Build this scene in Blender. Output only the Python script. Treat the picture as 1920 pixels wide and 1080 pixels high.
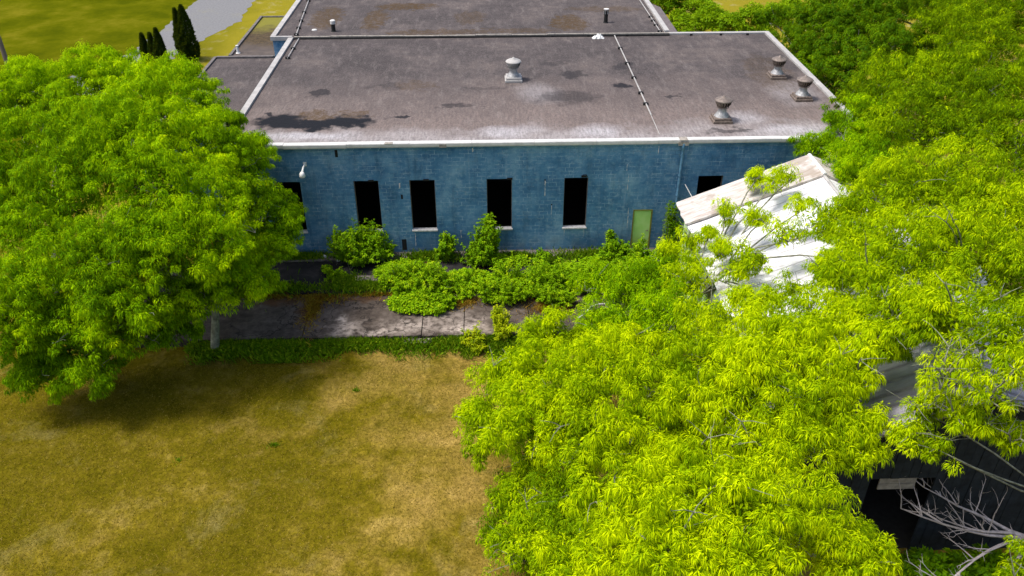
import bpy, math, random
import numpy as np
from mathutils import Vector, Matrix
R = math.radians
scn = bpy.context.scene
for o in list(bpy.data.objects): bpy.data.objects.remove(o)

# ---------------------------------------------------------------- camera, sky, sun, exposure
cam_d = bpy.data.cameras.new('camera'); cam = bpy.data.objects.new('camera', cam_d)
scn.collection.objects.link(cam); scn.camera = cam
cam.location = (0, -38.148, 22.37); cam.rotation_euler = (R(90 - 33.003), 0, R(-1.969))
cam_d.sensor_width = 36; cam_d.angle = R(63.17); cam_d.clip_end = 2000
SUN_EL, SUN_AZ = 63, -93                       # azimuth from +y towards +x (degrees)
world = bpy.data.worlds.new('World'); scn.world = world; world.use_nodes = True
wn = world.node_tree; wn.nodes.clear()
sky = wn.nodes.new('ShaderNodeTexSky'); sky.sky_type = 'NISHITA'; sky.sun_disc = False
sky.sun_elevation = R(SUN_EL); sky.sun_rotation = R(SUN_AZ); sky.dust_density = 4.0; sky.air_density = 1.0
bg = wn.nodes.new('ShaderNodeBackground'); bg.inputs['Strength'].default_value = 0.15
wo = wn.nodes.new('ShaderNodeOutputWorld')
wn.links.new(sky.outputs[0], bg.inputs[0]); wn.links.new(bg.outputs[0], wo.inputs[0])
sd = bpy.data.lights.new('sun', 'SUN'); sd.energy = 2.75; sd.angle = R(12); sd.color = (1, .965, .90)
sun = bpy.data.objects.new('sun', sd); scn.collection.objects.link(sun)
az, el = R(SUN_AZ), R(SUN_EL)
sv = Vector((math.sin(az) * math.cos(el), math.cos(az) * math.cos(el), math.sin(el)))
sun.rotation_euler = sv.to_track_quat('Z', 'Y').to_euler()
scn.view_settings.view_transform = 'Standard'; scn.view_settings.look = 'None'
scn.view_settings.gamma = 1; scn.view_settings.exposure = 0.38; scn.view_settings.use_curve_mapping = False

# ---------------------------------------------------------------- node material helper
class NT:
    def __init__(s, name):
        s.m = bpy.data.materials.new(name); s.m.use_nodes = True
        s.t = s.m.node_tree; s.n = s.t.nodes; s.l = s.t.links
        s.b = s.n['Principled BSDF']; s.b.inputs['Roughness'].default_value = .9
        s.b.inputs['Specular IOR Level'].default_value = .2
        s.geo = s.n.new('ShaderNodeNewGeometry'); s.pos = s.geo.outputs['Position']
    def set(s, sock, v):
        if hasattr(v, 'is_output') or isinstance(v, bpy.types.NodeSocket): s.l.new(v, sock)
        elif isinstance(v, (tuple, list)): sock.default_value = (*v, 1) if len(v) == 3 and len(sock.default_value) == 4 else v
        else: sock.default_value = v
    def scale(s, v):
        n = s.n.new('ShaderNodeVectorMath'); n.operation = 'MULTIPLY'
        s.l.new(s.pos, n.inputs[0]); n.inputs[1].default_value = v; return n.outputs[0]
    def noise(s, sc, det=4, rough=.55, vec=None, dist=0):
        n = s.n.new('ShaderNodeTexNoise'); n.inputs['Scale'].default_value = sc
        n.inputs['Detail'].default_value = det; n.inputs['Roughness'].default_value = rough
        n.inputs['Distortion'].default_value = dist
        s.l.new(vec if vec is not None else s.pos, n.inputs['Vector']); return n.outputs['Fac']
    def rng(s, v, a, b, c=0, d=1):
        n = s.n.new('ShaderNodeMapRange'); n.inputs[1].default_value = a; n.inputs[2].default_value = b
        n.inputs[3].default_value = c; n.inputs[4].default_value = d; s.set(n.inputs[0], v); return n.outputs[0]
    def math(s, op, a, b=0):
        n = s.n.new('ShaderNodeMath'); n.operation = op; s.set(n.inputs[0], a); s.set(n.inputs[1], b); return n.outputs[0]
    def mix(s, f, a, b, mode='MIX'):
        n = s.n.new('ShaderNodeMix'); n.data_type = 'RGBA'; n.blend_type = mode
        s.set(n.inputs[0], f); s.set(n.inputs[6], a); s.set(n.inputs[7], b); return n.outputs[2]
    def ramp(s, f, stops):
        n = s.n.new('ShaderNodeValToRGB'); e = n.color_ramp.elements
        while len(e) < len(stops): e.new(.5)
        for i, (p, c) in enumerate(stops): e[i].position = p; e[i].color = (*c, 1)
        s.set(n.inputs[0], f); return n.outputs[0]
    def sep(s, axis):
        n = s.n.new('ShaderNodeSeparateXYZ'); s.l.new(s.pos, n.inputs[0]); return n.outputs[axis]
    def blobs(s, L, dist=.9, sc=1.1, edge=.55):
        """stains of a fixed place and size: largest of soft ellipses (x, y, rx, ry, w) with a ragged rim"""
        nz = s.n.new('ShaderNodeTexNoise'); nz.inputs['Scale'].default_value = sc; nz.inputs['Detail'].default_value = 5
        s.l.new(s.pos, nz.inputs['Vector'])
        m1 = s.n.new('ShaderNodeVectorMath'); m1.operation = 'MULTIPLY_ADD'
        s.l.new(nz.outputs['Color'], m1.inputs[0]); m1.inputs[1].default_value = (dist * 2,) * 3
        m1.inputs[2].default_value = (-dist,) * 3
        ad = s.n.new('ShaderNodeVectorMath'); s.l.new(s.pos, ad.inputs[0]); s.l.new(m1.outputs[0], ad.inputs[1])
        cur = None
        for (x, y, rx, ry, w) in L:
            a = s.n.new('ShaderNodeVectorMath'); a.operation = 'SUBTRACT'; s.l.new(ad.outputs[0], a.inputs[0]); a.inputs[1].default_value = (x, y, 0)
            b = s.n.new('ShaderNodeVectorMath'); b.operation = 'MULTIPLY'; s.l.new(a.outputs[0], b.inputs[0]); b.inputs[1].default_value = (1 / rx, 1 / ry, 0)
            c = s.n.new('ShaderNodeVectorMath'); c.operation = 'LENGTH'; s.l.new(b.outputs[0], c.inputs[0])
            v = s.rng(c.outputs['Value'], 1, edge, 0, w)
            cur = v if cur is None else s.math('MAXIMUM', cur, v)
        return cur
    def bump(s, h, st=.3, d=.05):
        n = s.n.new('ShaderNodeBump'); n.inputs['Strength'].default_value = st; n.inputs['Distance'].default_value = d
        s.l.new(h, n.inputs['Height']); s.l.new(n.outputs[0], s.b.inputs['Normal'])
    def col(s, c): s.set(s.b.inputs['Base Color'], c); return s.m

def plain(name, c, rough=.7, metal=0, var=.25, sc=6):
    k = NT(name); f = k.rng(k.noise(sc, 5, .65), .3, .7, 0, 1)
    lo = tuple(x * (1 - var) for x in c); hi = tuple(min(1, x * (1 + var)) for x in c)
    k.col(k.mix(f, lo, hi)); k.b.inputs['Roughness'].default_value = rough; k.b.inputs['Metallic'].default_value = metal
    return k.m

# ---- ground
k = NT('dry_lawn')
n1 = k.noise(.14, 5, .6); n2 = k.noise(1.1, 6, .7); n3 = k.noise(9, 4, .75); nx = k.noise(.5, 4, .6)
base = k.ramp(k.math('ADD', k.math('MULTIPLY', n2, .55), k.math('MULTIPLY', nx, .45)),
              [(.36, (.085, .074, .003)), (.46, (.140, .112, .006)), (.54, (.190, .143, .012)), (.64, (.29, .215, .045))])
gr = k.mix(k.rng(k.math('ADD', n1, k.math('MULTIPLY', k.sep(0), -.008)), .44, .64, 0, .6), base, (.085, .075, .003))
straw = k.rng(k.math('ADD', k.math('MULTIPLY', k.rng(k.sep(0), -11, 1, 0, 1), k.rng(k.sep(1), -21, -9, .55, 1.1)), k.math('MULTIPLY', k.math('SUBTRACT', nx, .5), 2.4)), .3, 1.0, 0, .55)
gr = k.mix(straw, gr, (.36, .235, .07))
pale = k.rng(k.noise(.33, 6, .72, dist=.4), .56, .74, 0, .3)
gr = k.mix(pale, gr, (.36, .29, .13))
fine = k.math('MULTIPLY', k.rng(n3, .3, .7, .62, 1.35), k.rng(k.noise(3.2, 6, .8, vec=k.scale((1.5, .8, 1))), .32, .68, .72, 1.25))
vm = k.n.new('ShaderNodeVectorMath'); vm.operation = 'SCALE'; k.l.new(gr, vm.inputs[0]); k.l.new(fine, vm.inputs['Scale'])
# greener meadow behind the building
mead = k.ramp(k.noise(.22, 6, .65), [(.38, (.055, .070, .002)), (.52, (.095, .105, .003)), (.66, (.165, .150, .010))])
mead = k.mix(k.rng(k.noise(2.5, 5, .7), .3, .7, 0, .5), mead, (.09, .10, .002))
worn = k.rng(k.math('ADD', k.sep(0), k.math('MULTIPLY', k.noise(.3, 4), 6)), -25.5, -20, 0, .75)
mead = k.mix(worn, mead, (.27, .225, .022))
worn2 = k.rng(k.noise(.55, 5, .7), .55, .66, 0, .5)
mead = k.mix(k.math('MULTIPLY', worn2, worn), mead, (.36, .31, .20))
bk = k.rng(k.sep(1), 2, 6, 0, 1)
k.b.inputs['Specular IOR Level'].default_value = 0; k.col(k.mix(bk, vm.outputs[0], mead)); k.bump(k.noise(14, 4, .8), .6, .06)
M_ground = k.m

k = NT('gravel'); g = k.ramp(k.noise(5, 7, .8), [(.3, (.13, .13, .135)), (.55, (.195, .195, .20)), (.75, (.27, .262, .255))])
k.col(k.mix(k.rng(k.noise(.35, 6, .8), .56, .72, 0, .4), g, (.25, .235, .12))); k.bump(k.noise(30, 3), .4, .03); M_gravel = k.m

# ---- flat roof felt
k = NT('roof_felt')
st = k.noise(1, 5, .7, vec=k.scale((9, 1.6, 1))); cl = k.noise(.28, 5, .6); md = k.noise(1.3, 5, .65)
base = k.ramp(k.math('ADD', k.math('MULTIPLY', cl, .6), k.math('MULTIPLY', md, .4)),
              [(.38, (.050, .042, .042)), (.5, (.080, .067, .066)), (.62, (.145, .118, .108))])
yy = k.math('ADD', k.sep(1), k.math('MULTIPLY', k.math('SUBTRACT', k.noise(.42, 5, .6), .5), 9))
base = k.mix(k.rng(yy, 10.5, 2.0, 0, .85), base, (.225, .175, .157))          # weathered tan towards the front
yf = k.math('ADD', k.sep(1), k.math('MULTIPLY', k.math('SUBTRACT', k.noise(.55, 5, .55), .5), 5))
base = k.mix(k.rng(yf, 2.3, .5, 0, 1), base, (.37, .335, .33))            # silvery coating along the front eave
base = k.mix(k.blobs([(13.6, 2.6, 1.5, 1.3, .6), (17.3, 6.2, 1.9, 2.4, .35), (3.0, 6.8, 1.6, 2.2, .3), (15.6, .9, 2.6, 1.0, .9), (5.7, 1.1, 1.6, 1.2, .8), (1.0, 1.2, 2, 1, .75), (-8.8, .9, 3.5, .8, .95)], .7, .8, .3), base, (.52, .50, .52))
base = k.mix(k.rng(st, .35, .68, .5, 0), base, (.05, .042, .042)); base = k.mix(k.rng(k.noise(1, 6, .75, vec=k.scale((2.2, .5, 1))), .52, .70, 0, .35), base, (.26, .225, .21))
base = k.mix(k.rng(k.noise(11, 4, .85), .5, .72, 0, .4), base, (.33, .295, .285)); base = k.mix(k.rng(k.noise(6, 5, .85), .5, .34, 0, .5), base, (.035, .03, .032))
mo = k.blobs([(-8.9, 3.6, 1.1, 1.1, .75), (-6.9, 3.7, 1.1, .8, .6), (-11.1, 22.3, 1.2, 3.2, .7), (-7.6, 21.7, .9, 3.0, .75), (-5.6, 25.2, 2.4, 1.1, .8), (-3.6, 18.4, 3.5, .8, .6), (-.9, 22.0, 1.2, 2.0, .45), (6.0, 20.5, 1.4, 2.2, .8), (9, 24, 3.2, .8, .5), (1.5, 18.6, 4.2, .6, .5), (-4.0, 8.2, 1.4, .9, .35), (17, 9.5, 1.5, 4, .3)], 1.1, 2.2, .75); base = k.mix(k.math('MULTIPLY', mo, k.rng(k.noise(3.5, 7, .85), .42, .54, .2, 1)), base, (.070, .038, .006))   # moss
base = k.mix(k.blobs([(-10.6, 2.9, 1.5, 1.15, 1), (-8.9, 2.4, 1.9, .7, 1), (-7.1, 2.75, 1.7, .95, 1), (-11.2, 3.9, .5, .5, .9), (-4.3, 3.5, .75, .35, .9), (4.6, 6.0, 1.9, 1.3, .5), (5.3, 9.8, .9, .8, .6), (8.4, 11.2, .8, .9, .5), (4.4, 11.9, 1.1, .6, .4), (7.9, 7.7, .45, .55, .9), (10.4, 6.0, .6, .3, .7), (-9.2, 7.2, .6, .8, .7), (.2, 7.6, 1.5, .4, .35), (-5.5, 8.1, 1.3, .5, .35), (12.3, .9, 1.3, .45, .6), (-1.6, 5, 1.0, .35, .6)], 1.0, 1.6, .62), base, (.009, .010, .014))   # wet and tarred patches
k.col(base); k.bump(k.noise(7, 6, .8), .5, .05); M_roof = k.m

# ---- painted block wall
k = NT('blue_block')
br = k.n.new('ShaderNodeTexBrick'); mp = k.n.new('ShaderNodeCombineXYZ')
k.l.new(k.math('ADD', k.sep(0), k.sep(1)), mp.inputs[0]); k.l.new(k.sep(2), mp.inputs[1]); k.l.new(mp.outputs[0], br.inputs['Vector'])
for a, b in (('Scale', 1), ('Brick Width', .42), ('Row Height', .205), ('Mortar Size', .014), ('Mortar Smooth', .25)): br.inputs[a].default_value = b
br.inputs['Color1'].default_value = (.35, .35, .35, 1); br.inputs['Color2'].default_value = (.65, .65, .65, 1); br.inputs['Mortar'].default_value = (.5, .5, .5, 1)
pt = k.ramp(k.math('ADD', k.math('MULTIPLY', k.noise(.45, 6, .72), .86), k.math('MULTIPLY', br.outputs['Color'], .14)),
            [(.36, (.048, .145, .275)), (.5, (.088, .235, .405)), (.64, (.21, .385, .53))])
wear = k.math('MULTIPLY', k.rng(k.noise(.5, 4, .6), .40, .60, .25, 1), k.rng(k.noise(2.6, 6, .78, vec=k.scale((1, 1, 1.5))), .50, .66, 0, 1))
pt = k.mix(k.math('MULTIPLY', wear, .62), pt, (.36, .50, .60))
mort = k.math('MULTIPLY', br.outputs['Fac'], k.rng(k.noise(1.3, 5, .8), .46, .66, 0, 1))
pt = k.mix(k.math('MULTIPLY', mort, .95), pt, (.45, .60, .72))
dkm = k.math('MULTIPLY', br.outputs['Fac'], k.rng(k.noise(.8, 4, .75), .5, .3, 0, 1))
pt = k.mix(k.math('MULTIPLY', dkm, .6), pt, (.012, .04, .07))
run = k.rng(k.noise(1, 4, .6, vec=k.scale((3.2, 1, .12))), .62, .76, 0, .35)
pt = k.mix(run, pt, (.34, .48, .60))
low = k.math('MULTIPLY', k.rng(k.sep(2), 1.0, .0, 0, .5), k.rng(k.noise(1.8, 4), .4, .6, 0, 1))
pt = k.mix(low, pt, (.10, .115, .115))
grime = k.rng(k.noise(1, 5, .7, vec=k.scale((1.6, 1, .35))), .52, .74, 0, .6); pt = k.mix(grime, pt, (.035, .095, .16))
flake = k.rng(k.noise(7, 5, .8, vec=k.scale((1, 1, 1.6))), .66, .72, 0, .75); pt = k.mix(flake, pt, (.50, .58, .62))
k.col(pt); k.bump(k.math('SUBTRACT', k.noise(12, 4), k.math('MULTIPLY', br.outputs['Fac'], .8)), .45, .02)
k.b.inputs['Roughness'].default_value = .8; M_wall = k.m

M_trim = plain('pale_trim', (.60, .59, .57), .5, 0, .15, 3)
M_parapet = plain('parapet_metal', (.40, .385, .37), .6, 0, .2, 2)
M_rear = plain('seam_cap', (.32, .29, .25), .7, 0, .4, 5)
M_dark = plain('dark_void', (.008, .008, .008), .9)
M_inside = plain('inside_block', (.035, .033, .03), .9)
M_sill = plain('worn_sill', (.62, .60, .58), .7, 0, .3, 8)
M_steel = plain('galvanised', (.36, .36, .36), .55, .35, .45, 7)
M_rust = plain('rusty_steel', (.20, .16, .135), .6, .3, .5, 9)
M_cap = plain('brown_cap', (.20, .165, .145), .6, .2, .4, 7)
M_edge = plain('annex_edge', (.15, .135, .13), .8, 0, .4, 4)
M_black = plain('black_pipe', (.02, .02, .02), .6)
M_bluepipe = plain('blue_pipe', (.13, .28, .42), .5, 0, .3, 4)
M_white = plain('white_paint', (.75, .75, .73), .5, 0, .1, 5)
M_shingle = plain('brown_shingle', (.19, .16, .16), .9, 0, .3, 5)
k = NT('mint_paint'); gp = k.mix(k.rng(k.noise(1.2, 5, .6), .4, .65), (.50, .86, .22), (.62, .92, .32))
gp = k.mix(k.rng(k.sep(2), .7, .1, 0, .75), gp, (.38, .58, .03)); k.col(gp); k.b.inputs['Roughness'].default_value = .5; M_mint = k.m
M_olive = plain('olive_frame', (.22, .22, .04), .6, 0, .35, 7)
k = NT('pale_green_board'); k.col(k.mix(k.rng(k.noise(2, 5, .6), .35, .65), (.45, .62, .33), (.62, .75, .48))); M_pgreen = k.m
k = NT('wood'); k.col(k.mix(k.rng(k.noise(1, 5, .7, vec=k.scale((2, 14, 14))), .3, .7), (.30, .22, .11), (.52, .42, .25))); M_wood = k.m
k = NT('pole_wood'); k.col(k.mix(k.rng(k.noise(1, 5, .7, vec=k.scale((14, 14, .8))), .3, .7), (.13, .10, .09), (.26, .21, .18))); M_pole = k.m

# ---- barn roof
k = NT('white_sheet_roof')
seam = k.n.new('ShaderNodeTexWave'); seam.wave_type = 'BANDS'; seam.bands_direction = 'Y'; seam.inputs['Scale'].default_value = .62
seam.inputs['Distortion'].default_value = .05; k.l.new(k.pos, seam.inputs['Vector'])
b0 = k.mix(k.rng(k.noise(1, 5, .7, vec=k.scale((.8, 4, 1))), .36, .62), (.64, .63, .66), (.80, .80, .82))
grey_shade = k.rng(k.math('ADD', k.sep(1), k.math('MULTIPLY', k.noise(.5, 4), 4)), -13.5, -16.5, 0, .9)     # grey sheets at the near end, with tree shade painted into the colour
b0 = k.mix(grey_shade, b0, k.mix(k.rng(k.noise(1, 5, .7, vec=k.scale((1, 5, 1))), .35, .65), (.20, .19, .24), (.42, .40, .47)))
b0 = k.mix(k.math('MULTIPLY', grey_shade, k.rng(seam.outputs['Fac'], .6, .95, 0, .6)), b0, (.10, .09, .12))
b0 = k.mix(k.rng(seam.outputs['Fac'], .93, 1.0, 0, .6), b0, (.22, .20, .2))
b0 = k.mix(k.rng(k.noise(.8, 6, .75, vec=k.scale((.7, 1.6, 1))), .55, .66, 0, .75), b0, (.44, .40, .40))
b0 = k.mix(k.rng(k.noise(2.2, 6, .8, vec=k.scale((.5, 2, 1))), .60, .68, 0, .6), b0, (.25, .20, .18))
k.col(b0); k.bump(k.rng(seam.outputs['Fac'], .82, 1.0, 0, 1), .35, .02); M_barn = k.m
k = NT('weathered_sheet_roof')
wn_ = k.noise(1, 6, .75, vec=k.scale((1.4, 7, 1)))
b0 = k.mix(k.rng(wn_, .35, .62), (.36, .30, .26), (.62, .59, .56))
b0 = k.mix(k.rng(k.noise(.7, 4), .56, .62, 0, .6), b0, (.27, .215, .16)); k.col(b0); M_barn2 = k.m
M_tar = plain('tarred_boards', (.020, .026, .032), .8, 0, .4, 3)

# ---- concrete
k = NT('old_concrete')
c1 = k.noise(.8, 6, .65); c2 = k.noise(3.5, 6, .7)
b0 = k.ramp(k.math('ADD', k.math('MULTIPLY', c1, .6), k.math('MULTIPLY', c2, .4)), [(.36, (.034, .025, .020)), (.5, (.082, .064, .052)), (.64, (.15, .122, .102))])
lt = k.blobs([(-6.6, -6.6, 1.1, .9, .8), (-3.6, -6.5, 1.9, .9, .55), (-3.2, -4.9, 1.9, .4, .75), (-2.0, -5.8, 2.2, .9, .4), (-1.2, -6.7, 1.7, .75, .9), (-4.9, -6.95, 1.8, .3, .7), (-.6, -5.9, .9, .3, .5), (-3.0, -5.9, .35, 1.2, .5), (-6.9, -5.8, .5, .35, .9)], .75, 1.6, .2)
b0 = k.mix(k.math('MULTIPLY', lt, k.rng(c2, .36, .56)), b0, (.50, .42, .36))
vo = k.n.new('ShaderNodeTexVoronoi'); vo.feature = 'DISTANCE_TO_EDGE'; vo.inputs['Scale'].default_value = .42
wv = k.n.new('ShaderNodeVectorMath'); nn = k.n.new('ShaderNodeTexNoise'); nn.inputs['Scale'].default_value = 2.2; k.l.new(k.pos, nn.inputs['Vector'])
sc_ = k.n.new('ShaderNodeVectorMath'); sc_.operation = 'SCALE'; sc_.inputs['Scale'].default_value = .8; k.l.new(nn.outputs['Color'], sc_.inputs[0])
k.l.new(k.pos, wv.inputs[0]); k.l.new(sc_.outputs[0], wv.inputs[1]); k.l.new(wv.outputs[0], vo.inputs['Vector'])
b0 = k.mix(k.rng(vo.outputs['Distance'], .012, .002, 0, .85), b0, (.018, .015, .012))
rst = k.blobs([(-8.6, -5.0, .6, 1.6, .9), (-10.2, -4.2, 1.8, .4, .7), (-6, -4.1, 2.6, .3, .6)], .5, 2, .3)
b0 = k.mix(rst, b0, (.10, .045, .015)); k.col(b0); k.bump(c2, .5, .05); M_conc = k.m
k = NT('dark_paving')
b0 = k.ramp(k.noise(1.3, 6, .7), [(.35, (.012, .012, .013)), (.55, (.026, .024, .025)), (.72, (.06, .052, .05))]); k.col(b0)
k.bump(k.noise(9, 4), .4, .03); M_asph = k.m
k = NT('kerb_concrete'); k.col(k.ramp(k.noise(1.6, 6, .7), [(.36, (.10, .085, .07)), (.55, (.22, .19, .17)), (.7, (.36, .33, .31))])); M_kerb = k.m

# ---- leaves
def leafmat(name, stops, trans=.32, rough=.55):
    k = NT(name); at = k.n.new('ShaderNodeAttribute'); at.attribute_name = 'tone'
    c = k.ramp(at.outputs['Fac'], stops)
    k.set(k.b.inputs['Base Color'], c); k.b.inputs['Roughness'].default_value = rough; k.b.inputs['Specular IOR Level'].default_value = .04
    tr = k.n.new('ShaderNodeBsdfTranslucent'); tc = k.mix(.5, c, (.50, .62, .0), 'MIX'); k.l.new(tc, tr.inputs[0])
    mx = k.n.new('ShaderNodeMixShader'); mx.inputs[0].default_value = trans
    k.l.new(k.b.outputs[0], mx.inputs[1]); k.l.new(tr.outputs[0], mx.inputs[2])
    k.l.new(mx.outputs[0], k.n['Material Output'].inputs['Surface']); return k.m
LEAF = {
 'ash': leafmat('maple_leaf', [(0, (.045, .10, .001)), (.25, (.13, .25, .001)), (.5, (.30, .46, .001)), (.75, (.54, .69, .001)), (1, (.74, .86, .002))], .36, .75),
 'green': leafmat('green_maple_leaf', [(0, (.045, .12, .001)), (.25, (.12, .28, .001)), (.5, (.28, .50, .001)), (.75, (.50, .72, .001)), (1, (.80, .90, .002))], .36, .75),
 'dark': leafmat('dark_leaf', [(0, (.03, .09, .002)), (.5, (.08, .19, .002)), (1, (.26, .42, .002))]),
 'hedge': leafmat('hedge_leaf', [(0, (.09, .20, .006)), (.5, (.20, .36, .006)), (1, (.36, .52, .006))]),
 'sapling': leafmat('sapling_leaf', [(0, (.07, .18, .004)), (.5, (.18, .36, .004)), (1, (.38, .54, .006))]),
 'bush': leafmat('bush_leaf', [(0, (.08, .19, .003)), (.5, (.25, .46, .004)), (1, (.56, .70, .01))]),
 'yellow': leafmat('yellow_leaf', [(0, (.22, .34, .006)), (.5, (.40, .48, .006)), (1, (.58, .58, .01))]),
 'cedar': leafmat('cedar_leaf', [(0, (.012, .030, .005)), (.5, (.025, .055, .008)), (1, (.06, .075, .012))], .1),
 'grass': leafmat('tall_grass', [(0, (.035, .10, .003)), (.5, (.11, .24, .004)), (1, (.36, .46, .02))], .2),
 'dry': leafmat('dry_weed', [(0, (.13, .05, .008)), (.5, (.28, .15, .018)), (1, (.42, .36, .03))], .2),
 'lawn': leafmat('lawn_blade', [(0, (.08, .07, .004)), (.4, (.16, .12, .008)), (.75, (.28, .19, .03)), (1, (.42, .32, .09))], .15),
}
k = NT('maple_bark'); k.col(k.mix(k.rng(k.noise(5, 4, .6), .35, .65), (.13, .13, .09), (.30, .31, .23))); M_bark = k.m
M_deadbark = plain('grey_dead_wood', (.46, .41, .40), .85, 0, .3, 6)

# ---------------------------------------------------------------- mesh helpers
def link(o, parent=None):
    scn.collection.objects.link(o)
    if parent: o.parent = parent
    return o
def tag(o, label=None, cat=None, group=None, kind=None):
    if label: o['label'] = label
    if cat: o['category'] = cat
    if group: o['group'] = group
    if kind: o['kind'] = kind
    return o
def empty(name, loc, label, cat, group=None):
    o = bpy.data.objects.new(name, None); o.location = loc; o.empty_display_size = .3
    link(o); return tag(o, label, cat, group)
class MB:
    def __init__(s): s.v = []; s.f = []
    def box(s, x0, x1, y0, y1, z0, z1):
        b = len(s.v)
        s.v += [(x, y, z) for z in (z0, z1) for y in (y0, y1) for x in (x0, x1)]
        s.f += [tuple(b + i for i in q) for q in ((0, 2, 3, 1), (4, 5, 7, 6), (0, 1, 5, 4), (2, 6, 7, 3), (0, 4, 6, 2), (1, 3, 7, 5))]
        return s
    def quad(s, *p): b = len(s.v); s.v += [tuple(q) for q in p]; s.f.append(tuple(range(b, b + len(p)))); return s
    def tube(s, pts, rad, n=7, cap=True):
        pts = [Vector(p) for p in pts]; rings = []
        for i, p in enumerate(pts):
            d = (pts[min(i + 1, len(pts) - 1)] - pts[max(i - 1, 0)]).normalized()
            a = d.orthogonal().normalized() if i == 0 else (rings[-1][1] - d * rings[-1][1].dot(d)).normalized()
            b = d.cross(a); r = rad[i] if isinstance(rad, (list, tuple)) else rad; st = len(s.v)
            for j in range(n):
                t = 2 * math.pi * j / n; s.v.append(tuple(p + (a * math.cos(t) + b * math.sin(t)) * r))
            rings.append((st, a))
        for (q, _), (w, _) in zip(rings, rings[1:]):
            for j in range(n): s.f.append((q + j, q + (j + 1) % n, w + (j + 1) % n, w + j))
        if cap: s.f.append(tuple(rings[0][0] + j for j in reversed(range(n)))); s.f.append(tuple(rings[-1][0] + j for j in range(n)))
        return s
    def lathe(s, c, prof, n=20):
        rings = []
        for r, z in prof:
            rings.append(len(s.v))
            for j in range(n): t = 2 * math.pi * j / n; s.v.append((c[0] + r * math.cos(t), c[1] + r * math.sin(t), c[2] + z))
        for q, w in zip(rings, rings[1:]):
            for j in range(n): s.f.append((q + j, q + (j + 1) % n, w + (j + 1) % n, w + j))
        return s
    def build(s, name, m, parent=None, smooth=False, bevel=0):
        o_ = Vector(parent.matrix_basis.translation) if parent else Vector((0, 0, 0))
        if parent and parent.parent: o_ = o_ + parent.parent.matrix_basis.translation
        me = bpy.data.meshes.new(name); me.from_pydata([tuple(Vector(v) - o_) for v in s.v], [], s.f); me.update()
        me.materials.append(m)
        if smooth: me.shade_smooth()
        o = bpy.data.objects.new(name, me); link(o, parent)
        if bevel: b = o.modifiers.new('bevel', 'BEVEL'); b.width = bevel; b.segments = 2; b.limit_method = 'ANGLE'
        return o
def pieces(mb, name, m, parent, **kw):
    """one object for each connected piece"""
    par = list(range(len(mb.v)))
    def find(i):
        while par[i] != i: par[i] = par[par[i]]; i = par[i]
        return i
    for f in mb.f:
        for q in f[1:]: par[find(q)] = find(f[0])
    groups = {}
    for f in mb.f: groups.setdefault(find(f[0]), []).append(f)
    out = []
    for fs in groups.values():
        ids = sorted({q for f in fs for q in f}); mp_ = {q: k_ for k_, q in enumerate(ids)}
        n_ = MB(); n_.v = [mb.v[q] for q in ids]; n_.f = [tuple(mp_[q] for q in f) for f in fs]; out.append(n_.build(name, m, parent, **kw))
    return out
def np_mesh(name, V, tone, m, parent, origin, nv=4):
    """V (n, nv, 3) faces with a per-face tone"""
    n = len(V); V = (V - np.array(origin)).reshape(-1, 3).astype(np.float32)
    me = bpy.data.meshes.new(name); me.vertices.add(n * nv); me.vertices.foreach_set('co', V.ravel())
    me.loops.add(n * nv); me.loops.foreach_set('vertex_index', np.arange(n * nv, dtype=np.int32))
    me.polygons.add(n); me.polygons.foreach_set('loop_start', np.arange(0, n * nv, nv, dtype=np.int32))
    at = me.attributes.new('tone', 'FLOAT', 'FACE'); at.data.foreach_set('value', tone.astype(np.float32))
    me.update(); me.validate(); me.materials.append(m)
    o = bpy.data.objects.new(name, me); return link(o, parent)
def nrm(a): return a / (np.linalg.norm(a, axis=-1, keepdims=True) + 1e-9)

def leaflets(P, D, L, W, rg, lift=.15, roll=.7):
    """one folded leaf per base point P in direction D"""
    n = len(P); D = nrm(D); up = np.array([0, 0, 1.]) + rg.normal(0, roll * .5, (n, 3))
    S = nrm(np.cross(D, up)); N = np.cross(S, D); L = L[:, None]; W = W[:, None]
    mid = P + D * L * .45 + N * L * lift * .5
    tip = P + D * L - np.array([0, 0, 1.]) * L * .22
    return np.stack([P, mid + S * W, tip, mid - S * W], 1)

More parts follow.
